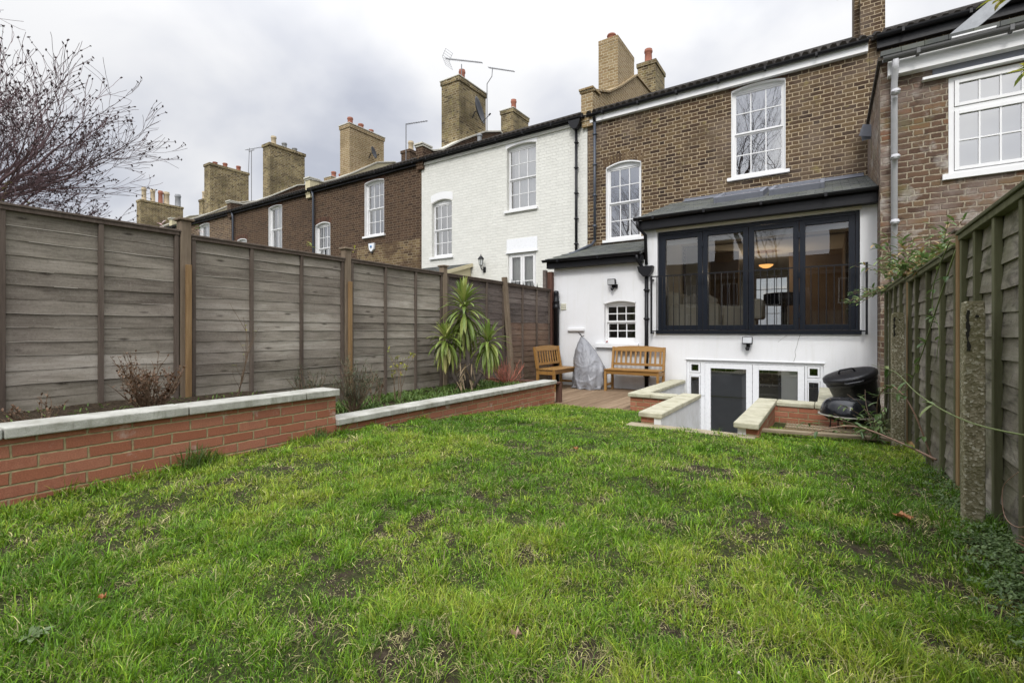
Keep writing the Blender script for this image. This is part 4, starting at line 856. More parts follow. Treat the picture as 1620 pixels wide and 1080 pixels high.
# right-hand stack on the far party wall
chimney(H, .52, 1.10, 13.9, 15.2, 6.9, 10.6, [(.3, .4, .14, TERRA)], BR_MAIN, cap=False)
mb = MB(); mb.c = .5; mb.box(.62, 1.02, 13.55, 13.895, 6.9, 8.75); mb.build('chimney_buttress', BR_MAIN, H, bevel=.01)
mb = MB(); mb.c = .5; mb.tube([(.64, 13.8, 9.1), (.42, 13.7, 8.98), (.18, 13.55, 8.78)], [.07, .075, .08], 14); mb.build('flue_pipe', plain('brown_flue', (.14, .07, .045), .7, .2, 7), H, smooth=True)

# ------------------------------------------------------------ white painted house
W0, W1 = -11.62, -5.62 + .165
HW = thing('terraced_house', 'cream painted brick terraced house with a black wall lantern', 'house', (-8.5, 12, 0))
hw = [(-11.15, -10.27, 3.43, 5.33, .10), (-8.10, -7.08, 4.57, 6.51, .055), (-8.05, -7.08, .9, 3.28)]
mb = MB(); mb.c = .5; wall_holes(mb, W0, W1 - .005, -.4, EZ + .12, FY, .25, hw); mb.build('wall', PAINT_WALL, HW)
shell(HW, W0, W1 - .006, BR_MAIN); roof(HW, W0, W1 - .01); gutter(HW, W0, W1 - .02, 11.83, EZ + .04, fascia=BLACK, fz=.07, fy=11.995)
mb = MB(); mb.c = .5; mb.box(W0 + .02, W1 - .02, FY - .05, FY - .004, EZ - .13, EZ - .035); mb.build('eaves_board', PAINT_WALL, HW, bevel=.01)
sash(HW, *hw[0][:4], FY, rise=.10, lin=False, rec=.11, fw=.03, curtain=(0, .25, 1)); sash(HW, *hw[1][:4], FY, rise=.055, lin=False, rec=.11, fw=.03, curtain=(.1, 1, .2))
casement(HW, *hw[2][:4], FY, .05, 2, 3, WHITE, 'french_door')
mb = MB(); mb.c = .5; mb.box(-8.10, -7.03, FY - .012, FY - .001, 3.31, 3.71); mb.box(-8.12, -7.01, FY - .05, FY - .001, 3.282, 3.31); mb.build('door_lintel', UPVC, HW, bevel=.003)
for (a, b, z) in ((-8.14, -7.04, 6.51), (-11.19, -10.23, 5.33)):
    mb = MB(); mb.c = .5; n = 10; r = .08
    for k in range(n):
        xa, xb = a + (b - a) * k / n, a + (b - a) * (k + 1) / n; f = lambda x: z + .0 - r * ((x - (a + b) / 2) / ((b - a) / 2)) ** 2
        mb.add([(xa, FY - .004, f(xa) + .01), (xb, FY - .004, f(xb) + .01), (xb, FY - .004, min(f(xb) + .25, 6.58)), (xa, FY - .004, min(f(xa) + .25, 6.58))], [(0, 1, 2, 3)])
    mb.build('painted_arch', WHITE, HW)
parapet(HW, -11.62, .28, BR_DARK, STONE, [(11.9, 7.22), (12.4, 7.2), (12.9, 7.40), (13.9, 8.05), (15.4, 8.9), (16.5, 9.3), (20.2, 7.4)])
chimney(HW, -12.42, -11.55, 13.9, 15.6, 6.9, 10.52, [(.42, .62, .14, TERRA)], BR_CHIM)
chimney(HW, -12.2, -11.55, 17.6, 18.9, 7.5, 10.75, [(.42, .62, .14, TERRA)], BR_CHIM)
mb = MB(); mb.c = .5; mb.prism([(-5.93, EZ - .04), (-5.57, EZ - .04), (-5.61, EZ - .18), (-5.68, EZ - .28), (-5.80, EZ - .28), (-5.88, EZ - .18)], 'y', 11.76, 11.94); mb.build('hopper', BLACK, HW, bevel=.006)
pipe(HW, [(-5.745, 11.90, EZ - .27), (-5.745, 11.90, 2.3)], .038, BLACK, 6)
mb = MB(); mb.c = .5; mb.lathe([(.07, 0), (.07, .22), (.09, .23), (.09, .28), (.02, .32)], (-9.4, 12.35, ROOFZ(12.35) - .02), 12); mb.build('roof_vent', POTGREY, HW)
# its small lean-to
mb = MB(); mb.c = .5; mb.prism([(9.75, -.3), (FY - .003, -.3), (FY - .003, 2.98), (9.75, 2.36)], 'x', -11.5, -9.48); mb.build('outhouse_wall', CREAM, HW)
leanto(HW, -11.56, -9.42, 9.62, 2.42, FY - .004, 3.10); mb = MB(); mb.c = .5; mb.beam((-9.40, 9.60, 2.37), (-9.40, FY - .01, 3.05), .03, .11); mb.build('verge_board', CREAM, HW)
mb = MB(); mb.c = .5; mb.beam((-10.6, 9.75, 2.56), (-10.6, 9.98, 2.63), .25, .08); mb.build('roof_tile_vent', BLACK, HW)

# ------------------------------------------------------------ the darker houses further left
def neighbour(x0, x1, label, wallm, stair, main, party, chim, far_y=None, cream=False, extra=None, wstyle=3, down=True):
    h = thing('terraced_house', label, 'house', ((x0 + x1) / 2, 12, 0)); hs = []
    if stair: hs.append((stair, stair + .98, 3.36, 5.38, .10))
    if main: hs.append((main, main + 1.06, 4.50, 6.56, .06))
    if main: hs.append((main - .02, main + 1.1, 1.1, 3.42))
    mb = MB(); mb.c = .5; wall_holes(mb, x0, x1 - .006, -.4, EZ + .12, FY, .25, hs); mb.build('wall', wallm, h); shell(h, x0, x1 - .007, wallm)
    roof(h, x0, x1 - .01); gutter(h, x0, x1 - .02, 11.83, EZ + .03, fascia=BLACK, fz=.12, fy=11.995)
    for q in [q for q in hs if len(q) > 4]:
        sash(h, *q[:4], FY, rise=q[4], cols=wstyle, rows=(2, 2) if wstyle == 3 else (1, 1), fw=.07, rec=.11, curtain=(0, .3, 1) if wstyle == 3 else (.2, 1, .3)); voussoirs(h, q[0], q[1], q[3], q[4], FY, VOUS_K, min(.2, EZ + .02 - q[3]))
    if main: casement(h, *hs[-1][:4], FY, .03, 2, 2, WHITE, 'french_door')
    parapet(h, x0, .28, CREAM if cream else BR_DARK, STONE, [(11.9, 7.18), (12.5, 7.22), (13.2, 7.55), (13.9, 7.95), (15.4, 8.9), (16.5, 9.25), (20.2, 7.4)])
    for c in chim: chimney(h, *c)
    if down: pipe(h, [(x0 + .35, 11.86, EZ - .05), (x0 + .35, 11.90, EZ - .3), (x0 + .35, 11.91, .5)], .045, BLUEPIPE, 0)
    return h
N3 = neighbour(-17.95, W0, 'dark brown brick terraced house with a white alarm box on its wall', BR_DARK, -17.6, -14.55, None,
    [(-18.55, -17.88, 13.9, 15.9, 6.9, 10.25, [(.15, .40, .14, TERRA), (.45, .32, .14, TERRA), (.75, .26, .13, TERRA)], BR_LIGHT), (-18.5, -17.88, 17.6, 18.9, 7.5, 10.3, [(.3, .55, .16, POTBUFF), (.8, .5, .17, POTGREY)], BR_DARK, None, False)], cream=True)
mb = MB(); mb.c = .5; wall_holes(mb, -15.0, -11.7, 1.0, 4.15, FY - .004, .003, [(-14.57, -13.45, 1.0, 3.42)]); mb.build('repaired_brick_patch', BR_PATCH, N3)
N4 = neighbour(-24.35, -17.96, 'dark brick terraced house with a tall plain white sash window', BR_DARK, -23.9, -21.06, None,
    [(-24.95, -24.28, 13.9, 15.9, 6.9, 10.8, [(.2, .50, .15, POTBUFF), (.5, .35, .15, POTGREY), (.8, .25, .15, POTGREY)], BR_CHIM, None, False, .05), (-24.9, -24.28, 17.6, 18.9, 7.5, 10.0, [(.3, .4, .16, TERRA), (.7, .4, .16, TERRA)], BR_LIGHT)], wstyle=2)
N5 = neighbour(-30.75, -24.36, 'mid brown brick terraced house with a small arched white window, far along the row', BR_MID, -27.6 - 2.8, -27.6, None,
    [(-31.4, -30.7, 13.9, 16.2, 6.9, 11.0, [(.2, .2, .15, TERRA), (.45, .3, .15, TERRA), (.8, .35, .15, TERRA)], BR_CHIM, None, False, .04)], cream=True, wstyle=2, down=False)
N6 = neighbour(-37.1, -30.76, 'brick terraced house second from the far end of the row', BR_MID, -33.9 - 2.8, -33.9, None,
    [(-37.6, -37.0, 16.3, 17.4, 6.9, 10.35, [(.2, .6, .15, POTBUFF), (.7, .55, .15, POTBUFF)], BR_CHIM, None, False)], cream=True, wstyle=2, down=False)
N7 = neighbour(-43.5, -37.11, 'end brick terraced house with a broad stack of five pots', BR_MID, None, -40.2, None, [], wstyle=2, down=False)
c7 = chimney(N7, -41.5, -40.8, 13.9, 16.6, 6.5, 10.35, [(.12, .95, .17, POTBUFF), (.32, .95, .17, POTBUFF), (.50, .95, .17, TERRA), (.64, .95, .22, POTBUFF), (.92, .95, .22, POTGREY)], BR_CHIM, None, False)

# ------------------------------------------------------------ neighbour on the right
HR = thing('terraced_house', 'weathered brick house on the right with a grey pipe and large white casement', 'house', (3.5, 12, 0))
mb = MB(); mb.c = .5; wall_holes(mb, .705, 6.9, -.4, EZ + .12, FY, .25, []); mb.build('wall', BR_MAIN, HR)
shell(HR, .705, 6.9, BR_MAIN); roof(HR, .72, 6.9); gutter(HR, .80, 6.9, 11.80, EZ + .03, .07, fascia=BLACK, fz=.22, fy=11.995)
pipe(HR, [(3.25, 11.8, EZ), (3.25, 11.88, 4.9)], .045, BLUEPIPE)
rw = [(1.445, 2.95, 3.19, 4.58)]
mb = MB(); mb.c = .5; wall_holes(mb, .668, 4.6, -.4, 5.05, 9.2, .22, rw); mb.box(.668, .94, 9.42, FY - .002, -.4, 5.05); mb.box(4.4, 4.6, 9.42, FY - .002, -.4, 5.05); mb.build('wing_wall', BR_WING, HR)
mb = MB(); mb.c = .5; mb.prism([(9.02, 5.06), (FY - .003, 5.10), (FY - .003, 5.22), (9.02, 5.13)], 'x', .66, 4.7); x = .66
mb.build('wing_roof', SLATE, HR, bevel=.004)
mb = MB(); 
for k in range(18): y = 9.05 + k * .16; mb.box(.628, .70, y, y + .15, 5.00 + random.uniform(-.006, .006), 5.07)
mb.build('verge_tiles', plain('dark_verge_tile', (.055, .045, .035), .9, .3, 12, bd=.006), HR, bevel=.004)
gutter(HR, .68, 4.7, 8.96, 4.99, .062, mat=plain('grey_gutter', (.105, .105, .105), .6, .2, 6))
mb = MB(); mb.c = .5; mb.box(.75, 4.6, 9.06, 9.198, 4.76, 4.98); mb.build('wing_fascia', WHITE, HR, bevel=.003)
mb = MB(); mb.c = .5; mb.box(1.27, 4.6, 9.185, 9.199, 4.64, 4.759); mb.build('lintel_strip', LEAD, HR)
mb = MB(); mb.c = .5; mb.box(1.15, 4.6, 9.10, 9.198, 4.598, 4.638); mb.build('drip_rail', WHITE, HR, bevel=.003)
pipe(HR, [(.83, 8.96, 4.94), (.83, 9.0, 4.82), (.83, 9.14, 4.66), (.83, 9.14, 0.2)], .042, GREYPIPE, 5)
def wing_window():
    x0, x1, z0, z1 = rw[0]; mb = MB(); mb.c = .5; Y = 9.2; Yf = Y + .0
    mb.box(x0 + .001, x0 + .06, Yf, Yf + .09, z0, z1 - .001); mb.box(x1 - .06, x1 - .001, Yf, Yf + .09, z0, z1 - .001); mb.box(x0 + .06, x1 - .06, Yf, Yf + .09, z1 - .05, z1 - .001); mb.box(x0 + .06, x1 - .06, Yf, Yf + .09, z0, z0 + .05)
    zt = z0 + .93; mb.box(x0 + .06, x1 - .06, Yf, Yf + .09, zt - .03, zt + .03); pn = []
    for (c, d, nr) in ((zt + .03, z1 - .05, 1), (z0 + .05, zt - .03, 2)):
        a, b, s = x0 + .065, x1 - .065, .05; mb.box(a, a + s, Yf - .015, Yf + .05, c + .004, d - .004); mb.box(b - s, b, Yf - .015, Yf + .05, c + .004, d - .004); mb.box(a + s, b - s, Yf - .015, Yf + .05, d - s, d - .004); mb.box(a + s, b - s, Yf - .015, Yf + .05, c + .004, c + s)
        for k in range(1, 6): x = a + s + (b - a - 2 * s) * k / 6; mb.box(x - .011, x + .011, Yf, Yf + .04, c + s, d - s)
        if nr == 2: mb.box(a + s, b - s, Yf + .001, Yf + .039, (c + d) / 2 - .01, (c + d) / 2 + .01)
        pn.append((a + s, b - s, c + s, d - s))
    mb.box(x0 - .07, x1 + .07, Yf - .05, Yf - .0005, z0 - .07, z0 + .012); o = mb.build('window', WHITE, HR, bevel=.003); OFF[o] = OFF[HR]
    for (a, b, c, d) in pn: g = MB(); g.c = .5; g.add([(a, Yf + .02, c), (b, Yf + .02, c), (b, Yf + .02, d), (a, Yf + .02, d)], [(0, 1, 2, 3)]); g.build('pane', GLASS, o)
    cm = MB(); cm.c = .5; cm.box(x0, x1, Yf + .3, Yf + .31, z0, z1); cm.build('blind', plain('grey_net_blind', (.42, .42, .43), .9, .05, 4), o)
wing_window()
mb = MB(); mb.c = .5; M = Matrix.Translation((1.92, 9.35, 5.50)) @ Matrix.Rotation(math.radians(-38), 4, 'Y') @ Matrix.Rotation(math.radians(-25), 4, 'X'); mb.box(-.46, .46, -.006, .006, -.115, .115, M)
o = mb.build('loose_sheet', plain('streaked_grey_board', (.25, .26, .27), .6, .4, 9), bevel=.002); tag(o, 'loose grey sheet of board propped on the right wing roof', 'sheet')
mb = MB(); mb.c = .5; mb.box(1.45, 1.9, 9.0, 9.04, 5.055, 5.075); o = mb.build('white_batten', WHITE); tag(o, 'short white batten lying along the gutter under the loose sheet', 'batten')
mb = MB(); mb.c = .5; mb.beam((.60, 11.0, 4.55), (.66, 11.0, 4.75), .25, .02, (0, 1, 0)); mb.beam((.52, 11.1, 4.62), (.70, 11.1, 4.64), .02, .22); mb.build('lead_apron', LEAD, HR)

# brown row of houses closing the view behind the camera (mirrored in the glass)
HB = thing('terraced_house', 'brown brick house with slate roof beyond the rear fence, mirrored in the glass', 'house', (-6, -17, 0))
mb = MB(); mb.c = .5; mb.box(-26, 16, -24, -17, -.3, 4.6); mb.build('wall', BR_MID, HB)
mb = MB(); mb.c = .5; mb.prism([(-24.3, 4.601), (-16.7, 4.601), (-20.5, 6.4)], 'x', -26.2, 16.2); mb.build('roof', TILE, HB)
for x in range(-24, 15, 3):
    for z in (.6, 2.7): mb = MB(); mb.c = .5; mb.box(x, x + 1.1, -16.99, -16.95, z, z + 1.6); o = mb.build('window', WHITE, HB); OFF[o] = OFF[HB]; mb = MB(); mb.c = .5; mb.box(x + .08, x + .52, -16.949, -16.94, z + .08, z + 1.52); mb.box(x + .58, x + 1.02, -16.949, -16.94, z + .08, z + 1.52); mb.build('pane', DARKALU, o)
for x in (-20, -13.5, -7, -.5, 6, 12.5): mb = MB(); mb.c = .5; mb.box(x, x + 1.3, -20.8, -20.2, 5.6, 8.0); mb.build('chimney', BR_MID, HB)
# ------------------------------------------------------------ fittings on the walls and roofs
def floodlight(loc, label, pir):
    x, y, z = loc; t = thing('floodlight', label, 'lamp', loc, 'floodlights on the white extension')
    mb = MB(); mb.c = .5; M = Matrix.Translation((x, y - .12, z)) @ Matrix.Rotation(math.radians(-18 if not pir else 8), 4, 'X')
    mb.box(-.085, .085, -.03, .0, -.065, .065, M); mb.prism([(0.0, -.06), (.06, -.035), (.06, .035), (0.0, .06)], 'x', -.08, .08)
    mb.v = mb.v[:8] + [tuple(M @ Vector(p)) for p in mb.v[8:]]
    o = mb.build('housing', BLACK, t, bevel=.004); OFF[o] = OFF[t]
    g = MB(); g.c = .5; g.box(-.072, .072, -.034, -.0305, -.052, .052, M); g.build('glass', plain('lamp_glass', (.45, .46, .47), .15, .2, 8), o)
    b = MB(); b.c = .5; b.box(x - .012, x + .012, y - .08, y, z - .10, z - .07); b.box(x - .03, x + .06 * pir + .03, y - .05, y - .001, z - .12, z - .05); b.build('bracket', BLACK, t)
    s = MB(); s.c = .5; s.smooth = True; s.lathe([(.0, -.035), (.025, -.03), (.036, -.005), (.036, .02), (.02, .03)], (x - .005, y - .09, z - .145), 12); s.build('sensor', PLASTICBLACK, t)
floodlight((-3.80, EY, 1.99), 'black floodlight with hanging sensor above the small arched window', 1)
floodlight((-1.215, EY, .78), 'black floodlight under the railing above the patio doors', 0)
t = thing('wall_lantern', 'black carriage lantern on the cream painted wall', 'lantern', (-8.93, 12, 3.0))
mb = MB(); mb.c = .5; mb.tube([(-8.93, 11.99, 2.86), (-8.93, 11.86, 2.84), (-8.93, 11.80, 2.92), (-8.93, 11.80, 2.97)], .014, 8); mb.box(-8.975, -8.885, 11.975, 11.999, 2.78, 2.95); mb.build('bracket', BLACK, t)
mb = MB(); mb.c = .5; mb.lathe([(.0, .0), (.045, .01), (.05, .03)], (-8.93, 11.80, 2.96), 6); mb.lathe([(.10, .0), (.085, .04), (.04, .09), (.012, .11), (.015, .14), (.0, .16)], (-8.93, 11.80, 3.17), 12)
for k in range(6): a = PI * k / 3; mb.tube([(-8.93 + .05 * math.cos(a), 11.80 + .05 * math.sin(a), 2.985), (-8.93 + .082 * math.cos(a), 11.80 + .082 * math.sin(a), 3.175)], .006, 4)
mb.build('cage', BLACK, t)
mb = MB(); mb.c = .5; mb.lathe([(.045, 2.99), (.076, 3.17)], (-8.93, 11.80, 0), 6); mb.build('glass', plain('frosted_glass', (.6, .62, .6), .3, .05, 4), t)
t = thing('alarm_box', 'white burglar alarm box on the dark brick wall', 'alarm', (-14.1, 12, 4.0))
mb = MB(); mb.c = .5; mb.prism([(-14.25, 4.20), (-13.94, 4.20), (-13.97, 3.98), (-14.10, 3.88), (-14.22, 3.98)], 'y', 11.91, 11.994); mb.build('cover', WHITEPL, t, bevel=.012)
mb = MB(); mb.c = .5; mb.smooth = True; mb.lathe([(.0, 0), (.045, .005), (.045, .02)], (-14.09, 11.905, 4.08), 12, Matrix.Rotation(PI / 2, 3, 'X')); mb.build('emblem', plain('blue_emblem', (.10, .25, .5), .4, .05, 5), t)
mb = MB(); mb.c = .5; mb.lathe([(.0, 0), (.05, .01), (.05, .05)], (-14.10, 11.96, 3.83), 12); mb.build('strobe', PLASTICBLACK, t)
def dish(loc, r, yaw, label):
    t = thing('satellite_dish', label, 'satellite dish', loc, 'satellite dishes'); M = Matrix.Translation(loc) @ Matrix.Rotation(yaw, 4, 'Z') @ Matrix.Rotation(math.radians(78), 4, 'Y'); R3 = M.to_3x3()
    mb = MB(); mb.c = .5; mb.smooth = True; pr = [(r * k / 8, .25 * r * (k / 8) ** 2) for k in range(9)]; mb.lathe([(p[0] if p[0] else .001, p[1]) for p in pr] + [(q[0] if q[0] else .001, q[1] - .012) for q in reversed(pr)], loc, 28, R3); mb.build('reflector', plain('dark_dish_paint', (.035, .037, .045), .5, .1, 4), t)
    def P(x, y, z): return tuple(M @ Vector((x, y, z)))
    mb = MB(); mb.c = .5; mb.tube([P(0, 0, 0), P(0, 0, -.10), P(.2, 0, -.25)], .02, 8); mb.tube([P(r * .95, 0, .2 * r), P(r * .6, 0, r * .85)], .012, 6); mb.tube([P(r * .6, 0, r * .80), P(r * .5, 0, r * .98)], .03, 8); mb.build('arm', BLACK, t)
dish((-11.18, 14.55, 9.35), .50, math.radians(19), 'large black satellite dish on the chimney above the cream house')
dish((-17.62, 15.0, 9.22), .27, math.radians(25), 'small dark satellite dish on the far brick chimney')
def aerial(base, top, a, b, n, el, label, refl=0, mast2=None):
    t = thing('tv_aerial', label, 'aerial', base, 'roof aerials'); base, top, a, b = map(Vector, (base, top, a, b))
    mb = MB(); mb.c = .5; mb.tube([base, top], .018, 6); (mb.tube(mast2, .016, 6) if mast2 else None); mb.build('mast', GALV, t)
    mb = MB(); mb.c = .5; mb.tube([a, b], .013, 6); d = (b - a).normalized(); s = d.cross(Vector((0, 0, 1))).normalized()
    for k in range(n): p = a.lerp(b, (k + .5) / n); l = el * (1 - .3 * k / n); mb.tube([p - s * l, p + s * l], .006, 4); mb.tube([p - Vector((0, 0, .03)), p + Vector((0, 0, .03))], .009, 4)
    if refl:
        for q in np.linspace(-refl, refl, 8): mb.tube([a + Vector((0, 0, q)) + d * abs(q) * .6 - s * .22, a + Vector((0, 0, q)) + d * abs(q) * .6 + s * .22], .005, 4)
        for sg in (-1, 1): mb.tube([a - s * .2 * sg, a + Vector((0, 0, refl)) + d * refl * .6 - s * .2 * sg], .006, 4); mb.tube([a - s * .2 * sg, a + Vector((0, 0, -refl)) + d * refl * .6 - s * .2 * sg], .006, 4)
    mb.build('antenna', GALV, t)
aerial((-11.75, 14.3, 10.5), (-11.75, 14.3, 11.20), (-12.55, 14.3, 11.66), (-10.75, 14.3, 10.95), 16, .13, 'larger aerial with a mesh reflector on the chimney above the cream house', .32)
aerial((-11.42, 15.5, 9.0), (-11.42, 15.5, 10.87), (-11.35, 15.5, 11.50), (-10.1, 15.5, 10.97), 12, .11, 'thin second aerial on a tall mast beside the cream house chimney', 0, [(-11.42, 15.5, 10.87), (-11.18, 15.5, 11.10), (-11.15, 15.5, 11.42)])
aerial((-31.3, 16.45, 10.2), (-31.1, 16.45, 12.75), (-31.3, 16.3, 12.6), (-28.6, 16.3, 12.3), 10, .12, 'far aerial on a leaning mast behind the third chimney from the left')
aerial((-24.95, 13.3, 7.4), (-24.95, 13.3, 10.3), (-25.2, 13.3, 10.3), (-24.7, 13.3, 10.3), 2, .1, 'bare upright mast with a short antenna left of the tall buff chimney')
aerial((-13.3, 12.9, 7.3), (-13.3, 12.9, 8.78), (-13.3, 12.9, 8.76), (-12.2, 12.9, 8.62), 9, .07, 'small low aerial on the dark brick house roof by the cream wall')
t = thing('iron_railing', 'black spiked railing tops behind the far end of the left fence', 'railing', (-5.6, 8.9, 0))
mb = MB(); mb.c = .5; mb.box(-5.565, -5.545, 8.35, 9.5, 1.80, 1.825); mb.build('rail', BLACK, t)
for k in range(8):
    y = 8.42 + k * .15; mb = MB(); mb.c = .5; mb.smooth = False; mb.tube([(-5.555, y, .6), (-5.555, y, 1.94)], .008, 6); mb.lathe([(.001, .0), (.028, .03), (.012, .05), (.001, .13)], (-5.555, y, 1.93), 6); mb.build('spike', BLACK, t)

# ------------------------------------------------------------ benches
def bench(label, w, nsl, loc, rz):
    t = thing('garden_bench', label, 'bench', (0, 0, 0), 'wooden benches on the deck'); L = .045
    def part(n, f): mb = MB(); f(mb); return mb.build(n, TEAK, t, bevel=.004)
    hw = w / 2; d = .50; sh = .42; bh = .88
    for s in (-1, 1):
        x = s * (hw - L / 2)
        part('leg', lambda m: m.box(x - L / 2, x + L / 2, -d / 2, -d / 2 + .055, 0, sh))
        part('leg', lambda m: (m.beam((x, d / 2 - .10, 0), (x, d / 2 - .10, sh), L, .055, (0, 1, 0)), m.beam((x, d / 2 - .10, sh - .02), (x, d / 2 - .02, bh), L, .055, (0, 1, 0))))
        part('side_rail', lambda m: (m.box(x - .014, x + .014, -d / 2 + .055, d / 2 - .13, .10, .145), m.box(x - .016, x + .016, -d / 2 + .055, d / 2 - .13, sh - .09, sh - .02)))
    def seat(m):
        for k in range(5): y = -d / 2 - .02 + k * .094; m.box(-hw, hw, y, y + .078, sh, sh + .022)
        m.box(-hw + L, hw - L, -d / 2 + .005, -d / 2 + .03, sh - .075, sh - .002)
    part('seat', seat)
    def back(m):
        A = Matrix.Translation((0, d / 2 - .09, sh)) @ Matrix.Rotation(math.radians(-9.5), 4, 'X')
        n = 12
        for k in range(n):
            xa, xb = -hw + L + (w - 2 * L) * k / n, -hw + L + (w - 2 * L) * (k + 1) / n; f = lambda x: .455 + .035 * (1 - (x / hw) ** 2)
            vs = [A @ Vector(p) for p in ((xa, -.014, .375), (xb, -.014, .375), (xb, -.014, f(xb)), (xa, -.014, f(xa)), (xa, .014, .375), (xb, .014, .375), (xb, .014, f(xb)), (xa, .014, f(xa)))]
            c = m.c; m.c = .5; m.add(vs, [(0, 1, 2, 3), (7, 6, 5, 4), (3, 2, 6, 7), (0, 4, 5, 1)]); m.c = c
        m.box(-hw + L, hw - L, -.016, .016, .085, .135, A)
        for k in range(nsl): x = -hw + L + (w - 2 * L) * (k + .5) / nsl; m.box(x - .019, x + .019, -.009, .009, .13, .38, A)
    part('backrest', back)
    t.location = loc; t.rotation_euler = (0, 0, rz); return t
bench('wooden bench standing against the white wall with a black pipe behind it', 1.10, 10, (-3.23, 9.36, -.25), 0)
bench('wooden bench with its back to the left fence beside the grey cover', 1.05, 9, (-4.76, 8.90, -.25), PI / 2)

# ------------------------------------------------------------ grey covered object
def cover():
    mb = MB(); mb.smooth = True; n, m = 96, 70; vs = []; cx, cy = -4.20, 9.30
    for j in range(m + 1):
        t = j / m; z = -.25 + 1.08 * t
        r = np.interp(t, [0, .12, .35, .55, .75, .9, 1], [.34, .365, .36, .31, .225, .12, .035]); sx = np.interp(t, [0, .4, .8, 1], [0, .0, -.13, -.20]); sy = .10 * t
        for k in range(n):
            a = 2 * PI * k / n; f = .5 + .5 * math.cos(a - 4.0)
            s1 = 1 - abs(math.sin(a * 3.5 + t * 2.2 + math.sin(t * 7))) ; s2 = 1 - abs(math.sin(t * 11 + 1.6 * math.sin(a * 1.5 + 1))); w = .95 + .13 * s1 ** 3 * (1.1 - t) + .04 * s2 ** 4 * (.3 + f) + .03 * math.sin(a * 9 - t * 5) * (1 - t)
            if t < .12: w += .07 * math.sin(a * 9) * (.12 - t) / .12
            x = cx + sx + r * w * math.cos(a) * 1.0; y = cy + sy + r * w * math.sin(a) * .72; vs.append((x, min(y, 9.685), z + .02 * math.sin(a * 7) * (t < .05)))
    mb.add(vs, [(j * n + k, j * n + (k + 1) % n, (j + 1) * n + (k + 1) % n, (j + 1) * n + k) for j in range(m) for k in range(n)] + [tuple(range(m * n, m * n + n))])
    nn = NT('silver_grey_sheet'); p = nn.pos(); v = nn.n('ShaderNodeTexVoronoi', feature='DISTANCE_TO_EDGE'); v.inputs['Scale'].default_value = 5; nn.L(nn.noise(p, 3, 2, out='Color'), v.inputs['Vector'])
    f = nn.noise(nn.scale(p, (1, 1, .45)), 4, 3, .55, 2.0)
    nn.bsdf(nn.ramp(f, [(.3, (.23, .235, .255)), (.7, (.26, .265, .285))]), .42, f, .05, .5)
    t = thing('furniture_cover', 'crumpled silver grey plastic cover tied at the top, leaning on the white wall', 'cover', (cx, cy, -.25)); mb.build('sheet', nn.m, t)
    mb = MB(); mb.c = .5; mb.smooth = True; mb.tube([(-4.39, 9.38, .82), (-4.42, 9.36, .90), (-4.47, 9.36, .93), (-4.43, 9.35, .88), (-4.36, 9.35, .84), (-4.33, 9.35, .86)], .008, 6); mb.build('tie_cord', BLACK, t)
cover()
# small red poppy on the sill
t = thing('paper_flower', 'tiny red flower lying on the white window sill', 'flower', (-3.94, 9.66, .705)); mb = MB()
for k in range(5): mb.leaf((-3.94, 9.655, .715), (math.cos(k * 1.26), math.sin(k * 1.26) * .5, .7), .045, .035, .2)
mb.build('petals', plain('red_petal', (.55, .06, .03), .6, .1, 9), t); mb = MB(); mb.c = .5; mb.tube([(-3.94, 9.655, .715), (-3.98, 9.65, .703)], .004, 5); mb.build('stem', BLACK, t)

# ------------------------------------------------------------ barbecue and tub
t = thing('kettle_barbecue', 'round black barbecue with domed lid on thin legs by the brick well wall', 'barbecue', (.20, 6.95, -.25))
c = (.20, 6.95)
mb = MB(); mb.c = .5; mb.smooth = True; mb.lathe([(.285, .0), (.285, .02), (.275, .06), (.255, .115), (.225, .155), (.18, .180), (.10, .192), (.001, .196)], (*c, -.03), 40); mb.build('lid', ENAMEL, t)
mb = MB(); mb.c = .5; mb.smooth = True; mb.lathe([(.275, -.012), (.305, -.008), (.305, .0), (.275, .004)], (*c, -.036), 40); mb.build('rim', plain('pale_rim', (.30, .28, .24), .4, .2, 6), t)
mb = MB(); mb.c = .5; mb.smooth = True; mb.lathe([(.27, -.05), (.22, -.09), (.10, -.11), (.001, -.115)], (*c, .0), 30); mb.build('bowl', ENAMEL, t)
for (a, b) in ((-.17, -.12), (-.10, -.17), (-.03, -.18), (.15, .12), (.16, -.1)): mb = MB(); mb.c = .5; mb.tube([(c[0] + a, c[1] + b, -.05), (c[0] + a * 1.15 + .01, c[1] + b * 1.15, -.27)], .007, 6); mb.build('leg', BLACK, t)
t = thing('wire_rack', 'rusty wire grille lying on the ground under the barbecue', 'grille', (.1, 6.6, -.2)); mb = MB(); mb.c = .5
for k in range(34): x = -.42 + k * .03; mb.tube([(x, 6.35, -.17), (x, 6.9, -.17)], .003, 4)
mb.tube([(-.44, 6.35, -.17), (.60, 6.35, -.17)], .005, 4); mb.tube([(-.44, 6.9, -.17), (.60, 6.9, -.17)], .005, 4); mb.build('wires', plain('rusty_wire', (.20, .13, .06), .8, .3, 12), t)
for y in (6.55, 6.72): mb = MB(); mb.c = .5; mb.box(-.42, .58, y, y + .09, -.235, -.18); mb.build('slat', PLANKW, t)
t = thing('plastic_tub', 'large black tub with a handled lid, tilted against the right fence', 'tub', (.36, 7.95, .02))
M = Matrix.Rotation(math.radians(-15), 3, 'Y') @ Matrix.Rotation(math.radians(9), 3, 'X'); B = Vector((.36, 7.95, -.08))
mb = MB(); mb.c = .5; mb.smooth = True; mb.lathe([(.20, -.1), (.215, -.1), (.255, .18), (.275, .36), (.295, .37), (.295, .43), (.27, .43), (.23, .1), (.001, .0)], B, 40, M); mb.build('body', PLASTICBLACK, t)
